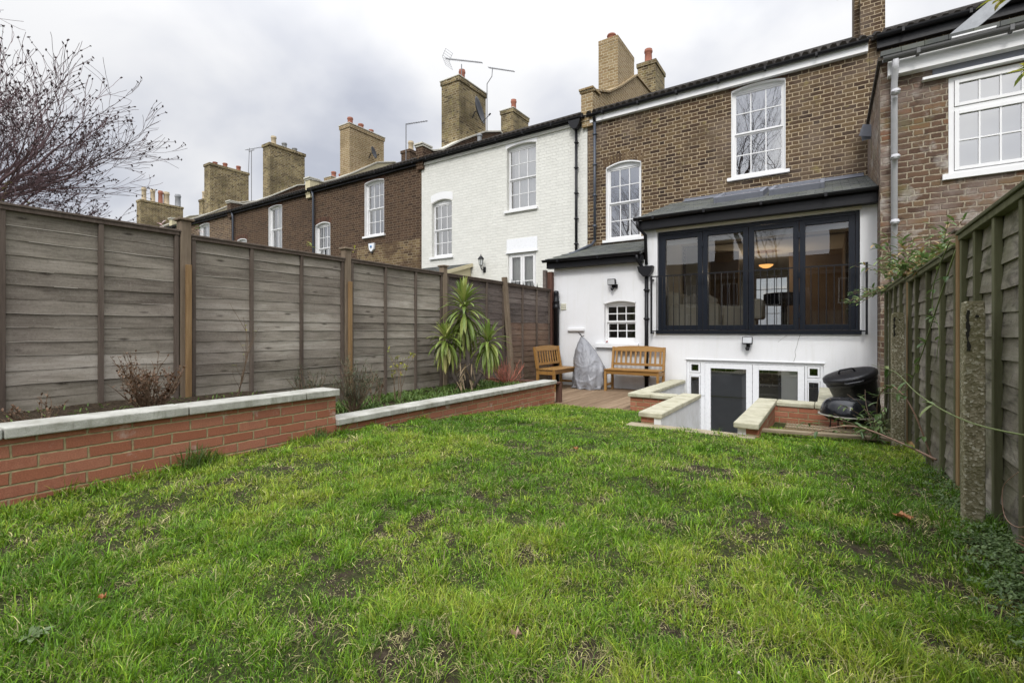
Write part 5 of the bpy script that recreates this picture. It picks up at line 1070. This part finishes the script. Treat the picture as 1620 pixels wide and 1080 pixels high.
mb = MB(); mb.c = .5; mb.smooth = True; mb.lathe([(.31, .425), (.315, .435), (.315, .475), (.300, .49), (.26, .495), (.12, .505), (.001, .505)], B, 40, M); mb.build('lid', PLASTICBLACK, t)
def loop(cen, hw, h, r, ax):
    mb = MB(); mb.c = .5; mb.smooth = True; pts = []
    for k in range(13): a = PI * k / 12; pts.append(B + M @ (Vector(cen) + (Vector(ax) * (-hw * math.cos(a)) + (Vector((0, 0, 1)) if h > 0 else Vector((0, -1, 0))) * abs(h) * min(1, 1.6 * math.sin(a)))))
    mb.tube(pts, r, 8); return mb
loop((-.02, 0, .50), .09, .05, .013, (1, 0, 0)).build('lid_handle', PLASTICBLACK, t); loop((.02, -.31, .44), .10, -.05, .011, (1, 0, 0)).build('side_handle', plain('grey_sheen_plastic', (.05, .05, .055), .25, .1, 5), t)

# ------------------------------------------------------------ things in the living room
t = thing('sofa', 'pale fabric sofa with cushions just inside the leftmost folding window', 'sofa', (-2.4, 10.9, .9)); FAB = plain('pale_linen', (.50, .45, .36), .9, .08, 5)
for nm, b in (('seat', (-2.9, -1.9, 10.5, 11.4, 1.0, 1.33)), ('backrest', (-2.92, -2.62, 10.45, 11.45, 1.3, 1.78)), ('armrest', (-2.85, -1.82, 10.28, 10.5, .95, 1.52)), ('armrest', (-2.85, -1.85, 11.42, 11.62, .95, 1.52))):
    mb = MB(); mb.c = .5; mb.box(*b); mb.build(nm, FAB, t, bevel=.07)
for x, a in ((-2.45, .3), (-2.15, -.2)): mb = MB(); mb.c = .5; mb.box(-.18, .18, -.05, .05, -.18, .18, Matrix.Translation((x, 10.75, 1.55)) @ Matrix.Rotation(.785 + a, 4, 'Y')); mb.build('cushion', plain('patterned_cushion', (.34, .30, .24), .9, .4, 12), t, bevel=.04)
t = thing('armchair', 'small pale armchair behind the second folding window from the left', 'armchair', (-1.55, 11.2, .9))
for nm, b in (('seat', (-1.85, -1.25, 11.0, 11.6, 1.0, 1.32)), ('backrest', (-1.30, -1.12, 10.95, 11.65, 1.2, 1.62)), ('armrest', (-1.85, -1.28, 10.85, 11.0, .98, 1.48))): mb = MB(); mb.c = .5; mb.box(*b); mb.build(nm, FAB, t, bevel=.05)
t = thing('pedestal_table', 'dark round pedestal table behind the third folding window', 'table', (-.80, 12.0, .9)); mb = MB(); mb.c = .5; mb.smooth = True
mb.lathe([(.001, .62), (.36, .62), (.40, .65), (.40, .86), (.36, .88), (.001, .88)], (-.80, 12.0, .9), 28); mb.build('table_top', BLACK, t); mb = MB(); mb.c = .5; mb.lathe([(.28, 0), (.25, .05), (.06, .09), (.06, .63)], (-.80, 12.0, .9), 16); mb.build('pedestal', BLACK, t)
t = thing('ceiling_lamp', 'small lit orange ceiling lamp seen through the folding windows', 'lamp', (-1.33, 13.9, 2.6)); nn = NT('lit_lamp_glass'); e = nn.n('ShaderNodeEmission'); e.inputs[0].default_value = (1, .45, .13, 1); e.inputs[1].default_value = 1.3; nn.L(e.outputs[0], nn.out.inputs[0])
ld = bpy.data.lights.new('lamp_light', 'POINT'); lo = bpy.data.objects.new('lamp_light', ld); COL.objects.link(lo); lo.location = (-1.33, 13.9, 2.45); ld.energy = 16; ld.color = (1, .82, .60); ld.shadow_soft_size = .15
mb = MB(); mb.c = .5; mb.smooth = True; mb.lathe([(.001, -.09), (.08, -.075), (.15, -.03), (.17, 0)], (-1.33, 13.9, 2.66), 20); mb.build('shade', nn.m, t); mb = MB(); mb.c = .5; mb.tube([(-1.33, 13.9, 2.66), (-1.33, 13.9, 3.0)], .01, 6); mb.build('rod', BLACK, t)

# ------------------------------------------------------------ plants
def V3(r, az, el): return Vector((r * math.cos(az) * math.cos(el), r * math.sin(az) * math.cos(el), r * math.sin(el)))
def yucca():
    t = thing('yucca', 'tall spiky yucca with three leafy heads in front of the left fence', 'yucca', (-4.62, 5.75, .05))
    stems = [[(-4.62, 5.75, .0), (-4.60, 5.76, .5), (-4.66, 5.74, 1.0), (-4.68, 5.75, 1.42)], [(-4.66, 5.70, .02), (-4.78, 5.60, .30), (-4.83, 5.52, .80)], [(-4.58, 5.80, .02), (-4.47, 5.92, .30), (-4.42, 6.02, .78)]]
    mb = MB(); mb.c = .5; mb.smooth = True
    for s, r in zip(stems, ((.05, .045, .04, .035), (.035, .03, .028), (.035, .03, .028))): mb.tube(s, r, 9)
    mb.build('trunk', BARK, t)
    heads = [((-4.68, 5.75, 1.50), 130, .54, 1.0), ((-4.83, 5.52, .90), 74, .43, .9), ((-4.42, 6.02, .86), 78, .48, .9)]
    for (p, n, l, k) in heads:
        mb = MB(); rn = random.Random(n)
        for i in range(n):
            u = i / n; el = math.radians(88 - 165 * u ** .9 + rn.uniform(-12, 12)); az = i * 2.4 + rn.uniform(-.3, .3); L = l * rn.uniform(.72, 1.02) * (.60 + .35 * min(1, u * 2)); drop = u * .55 * (1 if l > .5 else .4)
            d = V3(1, az, el); b = Vector(p) - Vector((0, 0, drop)) + V3(.03, az, 0)
            mb.c = rn.random() * .75 + (.25 if u > .8 else 0); mb.leaf(b, d, L, .050 * rn.uniform(.8, 1.15), .35 + u * 2.3 + rn.uniform(-.2, .3), 6)
        for v in range(len(mb.v)):
            if mb.v[v][0] < -5.24: mb.v[v] = (-5.24 + (mb.v[v][0] + 5.24) * .05, mb.v[v][1], mb.v[v][2])
        mb.build('leaf_head', L_YUCCA, t)
    mb = MB(); rn = random.Random(4)
    for i in range(50): mb.leaf((-4.62 + rn.uniform(-.12, .12), 5.72 + rn.uniform(-.15, .15), rn.uniform(.1, .5)), V3(1, rn.uniform(0, 6.3), rn.uniform(-1.3, -.4)), rn.uniform(.15, .35), .02, .6, 3)
    mb.build('dead_leaves', leafmat('straw_leaf', [(.20, .14, .08), (.32, .25, .15)], .1), t)
yucca()
def bush(name, label, cat, base, spread, h, nst, twm, lfm, nl, ll, lw, lean=0, rt=.006, seed=1, sub=3, leafstart=.3, up=.5):
    rn = random.Random(seed); t = thing(name, label, cat, base); tw = MB(); tw.c = .5; lf = MB(); b = Vector(base)
    for i in range(nst):
        az = rn.uniform(0, 2 * PI); d = V3(1, az, rn.uniform(up, 1.5)); p = b + V3(.04, az, 0); L = h * rn.uniform(.7, 1.1); pts = [p.copy()]; n = 6
        d = Vector((d.x * spread / h, d.y * spread / h, d.z)).normalized()
        for k in range(n): d = (d + Vector((rn.uniform(-.18, .18), rn.uniform(-.18, .18), rn.uniform(-.02, .12)))).normalized(); p = p + d * L / n; pts.append(p.copy())
        tw.tube(pts, [rt * (1 - .75 * k / n) for k in range(n + 1)], 5)
        segs = [pts]
        for q in range(sub):
            k = rn.randint(1, n - 1); s = pts[k]; dd = (d + V3(.8, rn.uniform(0, 6.3), rn.uniform(0, .9))).normalized(); sp = [s]; m = 4
            for _ in range(m): dd = (dd + Vector((rn.uniform(-.2, .2), rn.uniform(-.2, .2), rn.uniform(0, .15)))).normalized(); s = s + dd * L * .38 / m; sp.append(s)
            tw.tube(sp, [rt * .5 * (1 - .6 * k / m) for k in range(m + 1)], 4); segs.append(sp)
        for _ in range(nl):
            sg = rn.choice(segs); u = rn.uniform(leafstart, 1) * (len(sg) - 1); k = min(int(u), len(sg) - 2); q = sg[k].lerp(sg[k + 1], u - k); dd = V3(1, rn.uniform(0, 6.3), rn.uniform(-.3, 1.2)); lf.c = rn.random(); lf.leaf(q, dd, ll * rn.uniform(.6, 1.2), lw * rn.uniform(.7, 1.2), rn.uniform(0, .8), 2)
    tw.build('stems', twm, t)
    if nl:
        for v in range(len(lf.v)):
            if -5.6 < lf.v[v][0] < -5.25 and base[0] > -5.25: lf.v[v] = (-5.25, lf.v[v][1], lf.v[v][2])
        lf.build('foliage', lfm, t)
    return t
bush('rosemary_bush', 'grey green needle-leaved bush at the corner where the two brick walls meet', 'shrub', (-4.42, 3.50, .05), .42, .55, 26, TWIG, L_ROSEM, 120, .035, .006, seed=3, sub=5, rt=.006, leafstart=.25)
bush('rosemary_bush', 'smaller grey green bush leaning left of the bigger one by the fence', 'shrub', (-4.86, 3.25, .1), .30, .42, 14, TWIG, L_ROSEM, 90, .035, .006, seed=5, sub=4)
bush('dead_shrub', 'low brown withered shrub behind the tall brick wall', 'shrub', (-4.55, 1.62, .30), .42, .40, 30, TWIG, L_DRY, 34, .035, .016, seed=6, sub=5, leafstart=.2)
bush('rose_bush', 'spindly rose with a few yellowish leaves before the weathered fence', 'shrub', (-4.72, 4.42, .05), .12, .56, 5, TWIG, L_YELL, 14, .05, .028, seed=9, sub=3, leafstart=.75, up=1.2)
bush('rose_bush', 'short sparse rose stems between the grey bush and the spindly rose', 'shrub', (-4.78, 4.12, .05), .15, .36, 6, TWIG, L_DRY, 8, .04, .02, seed=10, sub=2, leafstart=.3, up=1.0)
bush('red_stemmed_shrub', 'tangle of thin pinkish red stems between the yucca and the bench', 'shrub', (-4.62, 6.85, .03), .55, .45, 40, L_REDT, L_DRY, 0, .03, .01, seed=12, sub=4, rt=.0045, up=.35)
bush('bare_sapling', 'single thin bare twig rising before the fence near the tall post', 'twig', (-4.85, 2.42, .30), .45, .85, 3, TWIG, L_YELL, 2, .04, .015, seed=14, sub=3, rt=.005, leafstart=.8, up=.9)
bush('dead_shrub', 'few dry stalks at the left end of the upper flower bed', 'twig', (-4.5, .95, .30), .35, .22, 10, TWIG, L_DRY, 10, .03, .014, seed=15, sub=3)
def cover_plants():
    mb = MB(); rn = random.Random(5)
    for _ in range(2600):
        y = rn.uniform(3.0, 7.0); x = rn.uniform(-5.2, -4.05); 
        if rn.random() > .25 + .75 * float(vnoise(x, y, 2.5, 77) > .42): continue
        z = .03; 
        for k in range(4): mb.c = rn.random(); mb.leaf((x + rn.uniform(-.02, .02), y + rn.uniform(-.02, .02), z + rn.uniform(0, .03)), V3(1, rn.uniform(0, 6.3), rn.uniform(.1, 1.2)), rn.uniform(.03, .085), rn.uniform(.008, .02), .8, 2)
    for _ in range(500):
        y = rn.uniform(-1, 2.7); x = rn.uniform(-5.2, -4.05); mb.c = rn.random(); mb.leaf((x, y, .31), V3(1, rn.uniform(0, 6.3), rn.uniform(.1, 1.2)), rn.uniform(.03, .07), .012, .8, 2)
    o = mb.build('ground_cover', leafmat('bed_weeds', [(.06, .12, .02), (.11, .19, .035), (.17, .24, .05)], .3)); tag(o, 'low green weeds covering the lower flower bed', 'weeds', kind='stuff')
    mb = MB()
    for _ in range(1500):
        y = abs(rn.gauss(0, 1)) * 1.1 + 1.6; x = .66 - abs(rn.gauss(0, .085))
        if y > 5.6 or (abs(x - .575) < .08 and abs(y - 3.11) < .08): continue
        z = float(gh(x, y)); h = rn.uniform(.01, .06)
        for k in range(5): mb.c = rn.random(); mb.leaf((x + rn.uniform(-.02, .02), y + rn.uniform(-.02, .02), z + h), V3(1, rn.uniform(0, 6.3), rn.uniform(-.1, .9)), rn.uniform(.01, .022), rn.uniform(.008, .013), .5, 2)
    o = mb.build('fence_weeds', leafmat('small_round_leaf', [(.06, .11, .03), (.11, .18, .05), (.18, .25, .09)], .25)); tag(o, 'small leaved weeds creeping along the foot of the right fence', 'weeds', kind='stuff')
cover_plants()
# tall tufts against the brick wall
def tuft(x, y, n, h, label, seed):
    rn = random.Random(seed); mb = MB(); z = float(gh(x, y))
    for _ in range(n): mb.c = rn.random(); mb.leaf((x + rn.gauss(0, .035), y + rn.gauss(0, .06), z), V3(1, rn.uniform(0, 6.3), rn.uniform(.6, 1.5)), h * rn.uniform(.6, 1.15), .006, rn.uniform(.4, 1.6), 4)
    o = mb.build('grass_tuft', leafmat('tall_grass', [(.05, .10, .015), (.09, .16, .02), (.14, .20, .04)], .3)); tag(o, label, 'grass tuft')
tuft(-3.72, 1.62, 130, .17, 'dark green grass tuft against the tall brick wall', 1); tuft(-3.74, 2.62, 80, .12, 'small grass tuft near the end of the tall brick wall', 2)
# broad-leaved weed and fallen leaves on the lawn
def rosette(x, y, label, r, m, seed):
    rn = random.Random(seed); mb = MB(); z = float(gh(x, y)) + .02
    for k in range(11): mb.c = rn.random(); mb.leaf((x, y, z), V3(1, k * .58 + rn.uniform(-.2, .2), rn.uniform(.15, .6)), r * rn.uniform(.7, 1.1), r * .33, .7, 4)
    o = mb.build('weed', m); tag(o, label, 'weed')
rosette(-2.05, .42, 'pale broad-leaved weed in the lawn at the lower left', .055, leafmat('pale_weed', [(.14, .20, .08), (.22, .28, .14)], .3), 1)
def fallen(x, y, r, m, label, seed, g='fallen leaves on the lawn'):
    rn = random.Random(seed); mb = MB(); z = float(gh(x, y)) + .03; c = Vector((x, y, z)); vs = [c + Vector((0, 0, -.004))]
    for k in range(11): a = 2 * PI * k / 11; rr = r * (1 if k % 2 else .68) * rn.uniform(.85, 1.1); vs.append(c + Vector((rr * math.cos(a), rr * .75 * math.sin(a), rn.uniform(-.006, .018))))
    mb.c = rn.random(); mb.add(vs, [(0, k + 1, (k + 1) % 11 + 1) for k in range(11)]); o = mb.build('fallen_leaf', m); tag(o, label, 'leaf', g)
LB = leafmat('fallen_pinkish_leaf', [(.40, .24, .17), (.48, .32, .24)], .2); LO = leafmat('fallen_orange_leaf', [(.34, .12, .04), (.40, .17, .06)], .2)
fallen(-.80, 1.235, .020, LB, 'crumpled pinkish leaf low in the middle of the lawn', 1); fallen(-1.72, 3.55, .03, LO, 'tiny orange leaf in the middle of the lawn', 2); fallen(-2.15, .62, .018, LO, 'curled orange leaf on bare soil at the lower left', 3)
fallen(.31, 3.0, .05, LO, 'brown leaf on the lawn beside the near concrete post', 4)
for i, (x, y, r, l) in enumerate(((-.36, 1.19, .006, 'tiny white pebble low in the middle of the lawn'), (-.20, 1.42, .005, 'tiny cream pebble right of the pinkish leaf'), (-1.9, 6.2, .012, 'white pebble on the lawn near the deck edge'))):
    mb = MB(); mb.smooth = True; mb.c = .5; mb.lathe([(.001, -r), (r * .8, -r * .5), (r, 0), (r * .7, r * .6), (.001, r * .8)], (x, y, float(gh(x, y)) + .025), 8); o = mb.build('pebble', STONE); tag(o, l, 'pebble', 'pebbles on the lawn')

# ------------------------------------------------------------ climbers on the right fence
def climber():
    rn = random.Random(8); t = thing('climbing_shrub', 'evergreen climber spilling over the right fence beside the grey pipe', 'climber', (.9, 7.6, 1.4)); tw = MB(); tw.c = .5; lf = MB(); dr = MB()
    for i in range(84):
        y = rn.uniform(4.9, 8.9); p = Vector((rn.uniform(.70, .95), y, 1.45)); d = V3(1, rn.uniform(0, 6.3), rn.uniform(.2, 1.4)); top = np.interp(y, [4.9, 6.0, 7.6, 8.9], [.20, .55, .80, .45]); L = rn.uniform(.4, 1) * top; pts = [p]
        for k in range(5): d = (d + Vector((rn.uniform(-.3, .25), rn.uniform(-.3, .3), rn.uniform(-.12, .1)))).normalized(); p = p + d * L / 5 * 1.3; pts.append(p)
        tw.tube(pts, [.006 * (1 - .14 * k) for k in range(6)], 4)
        for _ in range(14): k = rn.randint(1, 4); q = pts[k].lerp(pts[k + 1], rn.random()); (dr if rn.random() < .18 else lf).leaf(q, V3(1, rn.uniform(0, 6.3), rn.uniform(-.5, .9)), rn.uniform(.06, .14), rn.uniform(.020, .036), rn.uniform(.2, 1), 3)
    tw.build('stems', TWIG, t); lf.build('foliage', L_GREEN, t); dr.build('dry_leaves', leafmat('straw_brown_leaf', [(.30, .20, .08), (.40, .28, .12)], .2), t)
    t = thing('trailing_branch', 'leafy branch hanging towards the railing over the right fence top', 'branch', (.6, 8.3, 1.5)); tw = MB(); tw.c = .5; lf = MB()
    for j in range(9):
        p = Vector((.72, 8.1 + rn.uniform(-.4, .4), 1.5)); d = Vector((-.8, rn.uniform(-.5, .2), rn.uniform(-.1, .3))).normalized(); pts = [p]
        for k in range(5): d = (d + Vector((0, 0, -.12))).normalized(); p = p + d * rn.uniform(.07, .11); pts.append(p)
        tw.tube(pts, .004, 4); [lf.leaf(pts[rn.randint(1, 5)], V3(1, rn.uniform(1.8, 4.6), rn.uniform(-.5, .6)), rn.uniform(.07, .12), .024, .5, 3) for _ in range(14)]
    tw.build('stems', TWIG, t); lf.build('foliage', L_GREEN, t)
    t = thing('corner_shrub', 'straggly leafy shrub at the foot of the far concrete post', 'shrub', (.5, 6.3, -.2)); tw = MB(); tw.c = .5; lf = MB()
    for j in range(26):
        p = Vector((.46 + rn.uniform(-.10, .1), 6.35 + rn.uniform(-.3, .35), -.22)); d = V3(1, rn.uniform(1.5, 5.5), rn.uniform(.3, 1.2)); pts = [p]; L = rn.uniform(.25, .75)
        for k in range(6): d = (d + Vector((rn.uniform(-.2, .15), rn.uniform(-.25, .2), rn.uniform(-.22, .05)))).normalized(); p = p + d * L / 6; p.x = min(p.x, .64); pts.append(p.copy())
        tw.tube(pts, [.006 - .0006 * k for k in range(7)], 4)
        for _ in range(9): k = rn.randint(1, 5); q = pts[k].lerp(pts[k + 1], rn.random()); lf.leaf(q, V3(1, rn.uniform(0, 6.3), rn.uniform(-.7, .8)), rn.uniform(.05, .12), rn.uniform(.018, .032), rn.uniform(.2, 1.2), 3)
    tw.build('stems', TWIG, t); lf.build('foliage', L_GREEN, t)
    def vine(name, label, pts, r, leaves, lm, tm, ll=.07, seed=1):
        rn = random.Random(seed); t = thing(name, label, 'vine', pts[0]); tw = MB(); tw.c = .5; tw.smooth = True; P_ = [Vector(p) for p in pts]; sm = []
        for i in range(len(P_) - 1):
            a, b, c, d = P_[max(i - 1, 0)], P_[i], P_[i + 1], P_[min(i + 2, len(P_) - 1)]
            for k in range(6): u = k / 6; sm.append(.5 * ((2 * b) + (c - a) * u + (2 * a - 5 * b + 4 * c - d) * u * u + (3 * b - a - 3 * c + d) * u ** 3))
        sm.append(P_[-1]); tw.tube(sm, [r * (1 - .6 * i / len(sm)) for i in range(len(sm))], 6); lf = MB()
        for _ in range(leaves): q = sm[rn.randint(3, len(sm) - 1)]; lf.leaf(q, V3(1, rn.uniform(1.5, 4.8), rn.uniform(-.9, .7)), ll * rn.uniform(.6, 1.2), ll * .34, rn.uniform(.2, 1.2), 3)
        tw.build('stem', tm, t)
        if leaves: lf.build('leaves', lm, t)
    GS = plain('green_stem', (.16, .20, .07), .6, .2, 9); PS = plain('pinkish_stem', (.26, .16, .11), .7, .2, 9)
    vine('trailing_vine', 'long vine arching down the right fence from beside the orange post', [(.655, 3.95, 1.45), (.60, 4.2, 1.1), (.58, 4.7, .75), (.56, 5.4, .42), (.50, 6.2, .32), (.42, 6.8, .2)], .005, 16, L_GREEN, GS, .09, 1)
    vine('trailing_vine', 'vine with round pale leaves hanging below the orange post top', [(.62, 3.9, 1.5), (.60, 4.25, 1.30), (.595, 4.3, 1.1), (.60, 4.1, .95), (.59, 4.15, .75)], .004, 12, L_GREEN, GS, .06, 2)
    vine('trailing_vine', 'green whip crossing before the near concrete post at mid height', [(.66, 2.2, .60), (.50, 2.7, .57), (.42, 3.4, .60), (.40, 4.3, .66), (.38, 5.2, .64), (.36, 5.9, .62)], .004, 6, L_GREEN, GS, .08, 3)
    vine('trailing_vine', 'low brown branch lying over the lawn towards the barbecue', [(.60, 4.2, .10), (.40, 4.45, .16), (.18, 4.65, .20), (-.02, 4.75, .14), (-.16, 4.80, .06)], .008, 8, L_GREEN, PS, .09, 4)
    vine('trailing_vine', 'leafy arching stem over the grass by the orange post foot', [(.64, 4.6, .0), (.52, 4.6, .38), (.42, 4.8, .52), (.36, 5.1, .40), (.36, 5.3, .2)], .006, 16, L_GREEN, PS, .08, 5)
    vine('withered_vine', 'withered brown vine hanging at the right edge on the near fence', [(.62, 2.25, .62), (.60, 2.33, .48), (.61, 2.36, .30), (.60, 2.40, .18), (.61, 2.42, .05)], .004, 26, L_DRY, PS, .05, 6)
    vine('withered_vine', 'thin looping dry tendril right of the near concrete post', [(.64, 2.30, .50), (.60, 2.45, .26), (.58, 2.62, .22), (.58, 2.66, .33), (.60, 2.56, .42)], .0025, 0, L_DRY, PS, .05, 7)
    # small branch of the neighbour's tree reaching in at the upper right
    vine('overhanging_branch', 'reddish twig with yellow-green leaves at the top right corner', [(1.25, 4.2, 3.05), (1.35, 4.5, 3.20), (1.25, 4.75, 3.35), (1.12, 5.0, 3.42), (1.06, 5.1, 3.50)], .008, 16, L_YELL, PS, .10, 12)
    vine('overhanging_branch', 'cluster of green and yellow leaves before the white casement window', [(1.45, 4.4, 2.75), (1.30, 4.5, 2.78), (1.20, 4.55, 2.74), (1.12, 4.6, 2.70)], .006, 26, L_YELL, PS, .10, 13)
    vine('overhanging_branch', 'single thin twig with one yellow leaf below the casement window', [(1.25, 4.2, 1.95), (1.17, 4.25, 2.08), (1.14, 4.3, 2.16)], .004, 3, L_YELL, PS, .05, 14)
climber()

# ------------------------------------------------------------ trees
def tree(name, label, base, H, spread, seed, twig, levels=5, r0=.14, buds=True, lean=(0, 0), fork=.3, cutoff=None, nsplit=(3, 4), wob=.16, upb=.05, budc=1.0, fan=None, minr=0):
    rn = random.Random(seed); t = thing(name, label, 'tree', base); tk = MB(); tk.c = .5; tk.smooth = True; br = MB(); br.c = .5; bd = MB()
    def grow(p, d, L, r, lv):
        n = 5 if lv < 2 else 4; pts = [p.copy()]; rs = [r]
        for k in range(n):
            d = (d + Vector((rn.gauss(0, wob), rn.gauss(0, wob), rn.gauss(0, wob * .7) + upb))).normalized(); p = p + d * L / n; pts.append(p.copy()); rs.append(max(minr, r * (1 - .45 * (k + 1) / n)))
        (tk if lv == 0 else br).tube(pts, rs, 9 if lv == 0 else (6 if lv < 3 else 4 if lv < levels - 1 else 3), cap=lv < 3)
        if lv >= levels:
            if buds and rn.random() < .55:
                for _ in range(rn.randint(0, 1)): q = pts[rn.randint(2, n)]; s = rn.uniform(.012, .028) * budc; bd.lathe([(.002, -s), (s * .6, -s * .3), (s * .5, s * .5), (.002, s * 1.3)], q, 5, Matrix.Rotation(rn.uniform(-1, 1), 3, 'X'))
                q = pts[-1]; s = .026 * budc
                for a in range(2): bd.lathe([(.002, -s), (s * .55, 0), (.002, s * 1.3)], q, 4, Matrix.Rotation(rn.uniform(-1.2, 1.2), 3, 'X') @ Matrix.Rotation(rn.uniform(-1.2, 1.2), 3, 'Y'))
            return
        for i in range(rn.randint(*nsplit)):
            k = rn.randint(max(1, n - 3), n) if lv else rn.randint(n - 1, n); q = pts[k]; az = rn.uniform(0, 2 * PI); s = d.orthogonal().normalized(); s = Matrix.Rotation(az, 3, d) @ s; ang = rn.uniform(.35, .85) * spread
            grow(q, (d * math.cos(ang) + s * math.sin(ang)).normalized(), L * rn.uniform(.62, .85), rs[k] * rn.uniform(.55, .75), lv + 1)
        if lv: grow(pts[-1], d, L * .75, rs[-1] * .9, lv + 1)
    if fan:
        top = Vector(base) + Vector((0, 0, fan['z'])); tk.tube([Vector(base), top], [r0 * 1.3, r0], 10)
        for i in range(fan['n']):
            u = (i + .5) / fan['n']; az = math.radians(fan['az'][0] + (fan['az'][1] - fan['az'][0]) * rn.random()); el = math.radians(fan['el'][0] + (fan['el'][1] - fan['el'][0]) * u)
            grow(top - Vector((0, 0, .3 * rn.random())), V3(1, az, el), fan['L'] * rn.uniform(.85, 1.15), r0 * .5, 1)
    else: grow(Vector(base), Vector((lean[0], lean[1], 1)).normalized(), H * fork, r0, 0)
    tk.build('trunk', BARK, t); br.build('crown', twig, t)
    if bd.v: bd.build('buds', plain('dark_bud', (.05, .032, .034), .8, .2, 9), t)
    return t
tree('bare_tree', 'spreading bare tree with dark buds beyond the left fence', (-10.2, .9, -.1), 6.3, .80, 21, TWIGP, 6, .11, True, nsplit=(2, 3), budc=.75, wob=.13, upb=.03, minr=.0027, fan=dict(z=2.35, n=10, az=(-40, 110), el=(4, 92), L=1.04))
bush('evergreen_bush', 'yellow green bush showing over the fence under the bare tree', 'shrub', (-8.9, .75, .3), 1.0, 2.15, 26, TWIG, leafmat('olive_leaf', [(.10, .12, .03), (.18, .18, .04), (.24, .20, .06)], .3), 90, .06, .035, seed=31, sub=6, rt=.012)
bush('magnolia', 'small shrub with pinkish white blooms peeping over the fence', 'shrub', (-11.4, 4.25, .1), .9, 2.55, 16, TWIG, L_PINK, 16, .13, .07, seed=33, sub=4, rt=.014, leafstart=.75, up=.9)
bush('leafy_shrub', 'small shrub with a few green leaves by the tallest left fence post', 'shrub', (-12.0, 5.2, .1), .8, 2.7, 12, TWIGD, L_GREEN, 14, .14, .05, seed=35, sub=4, rt=.014, leafstart=.6, up=.9)
bush('sparse_sapling', 'thin sapling with yellow leaves before the dark brick house', 'shrub', (-9.0, 6.6, .1), .5, 2.6, 4, TWIG, L_YELL, 9, .10, .05, seed=37, sub=2, rt=.008, leafstart=.8, up=1.2)
# tall bare trees behind the camera: the windows mirror them
tree('bare_tree', 'tall bare tree behind the garden mirrored in the upper window', (-3.4, -6.8, 0), 19, .8, 41, TWIGD, 6, .34, False, (.03, .0), .30, nsplit=(2, 3))
tree('bare_tree', 'broad bare tree behind the garden mirrored in the stair window', (-11.4, -7.5, 0), 16, 1.0, 42, TWIGD, 6, .26, False, (0, 0), .3, nsplit=(2, 3))
tree('bare_tree', 'slender bare tree behind the garden mirrored in the folding windows', (-1.6, -5.5, 0), 10, .9, 43, TWIGD, 6, .2, False, (0, 0), .3, nsplit=(2, 3))
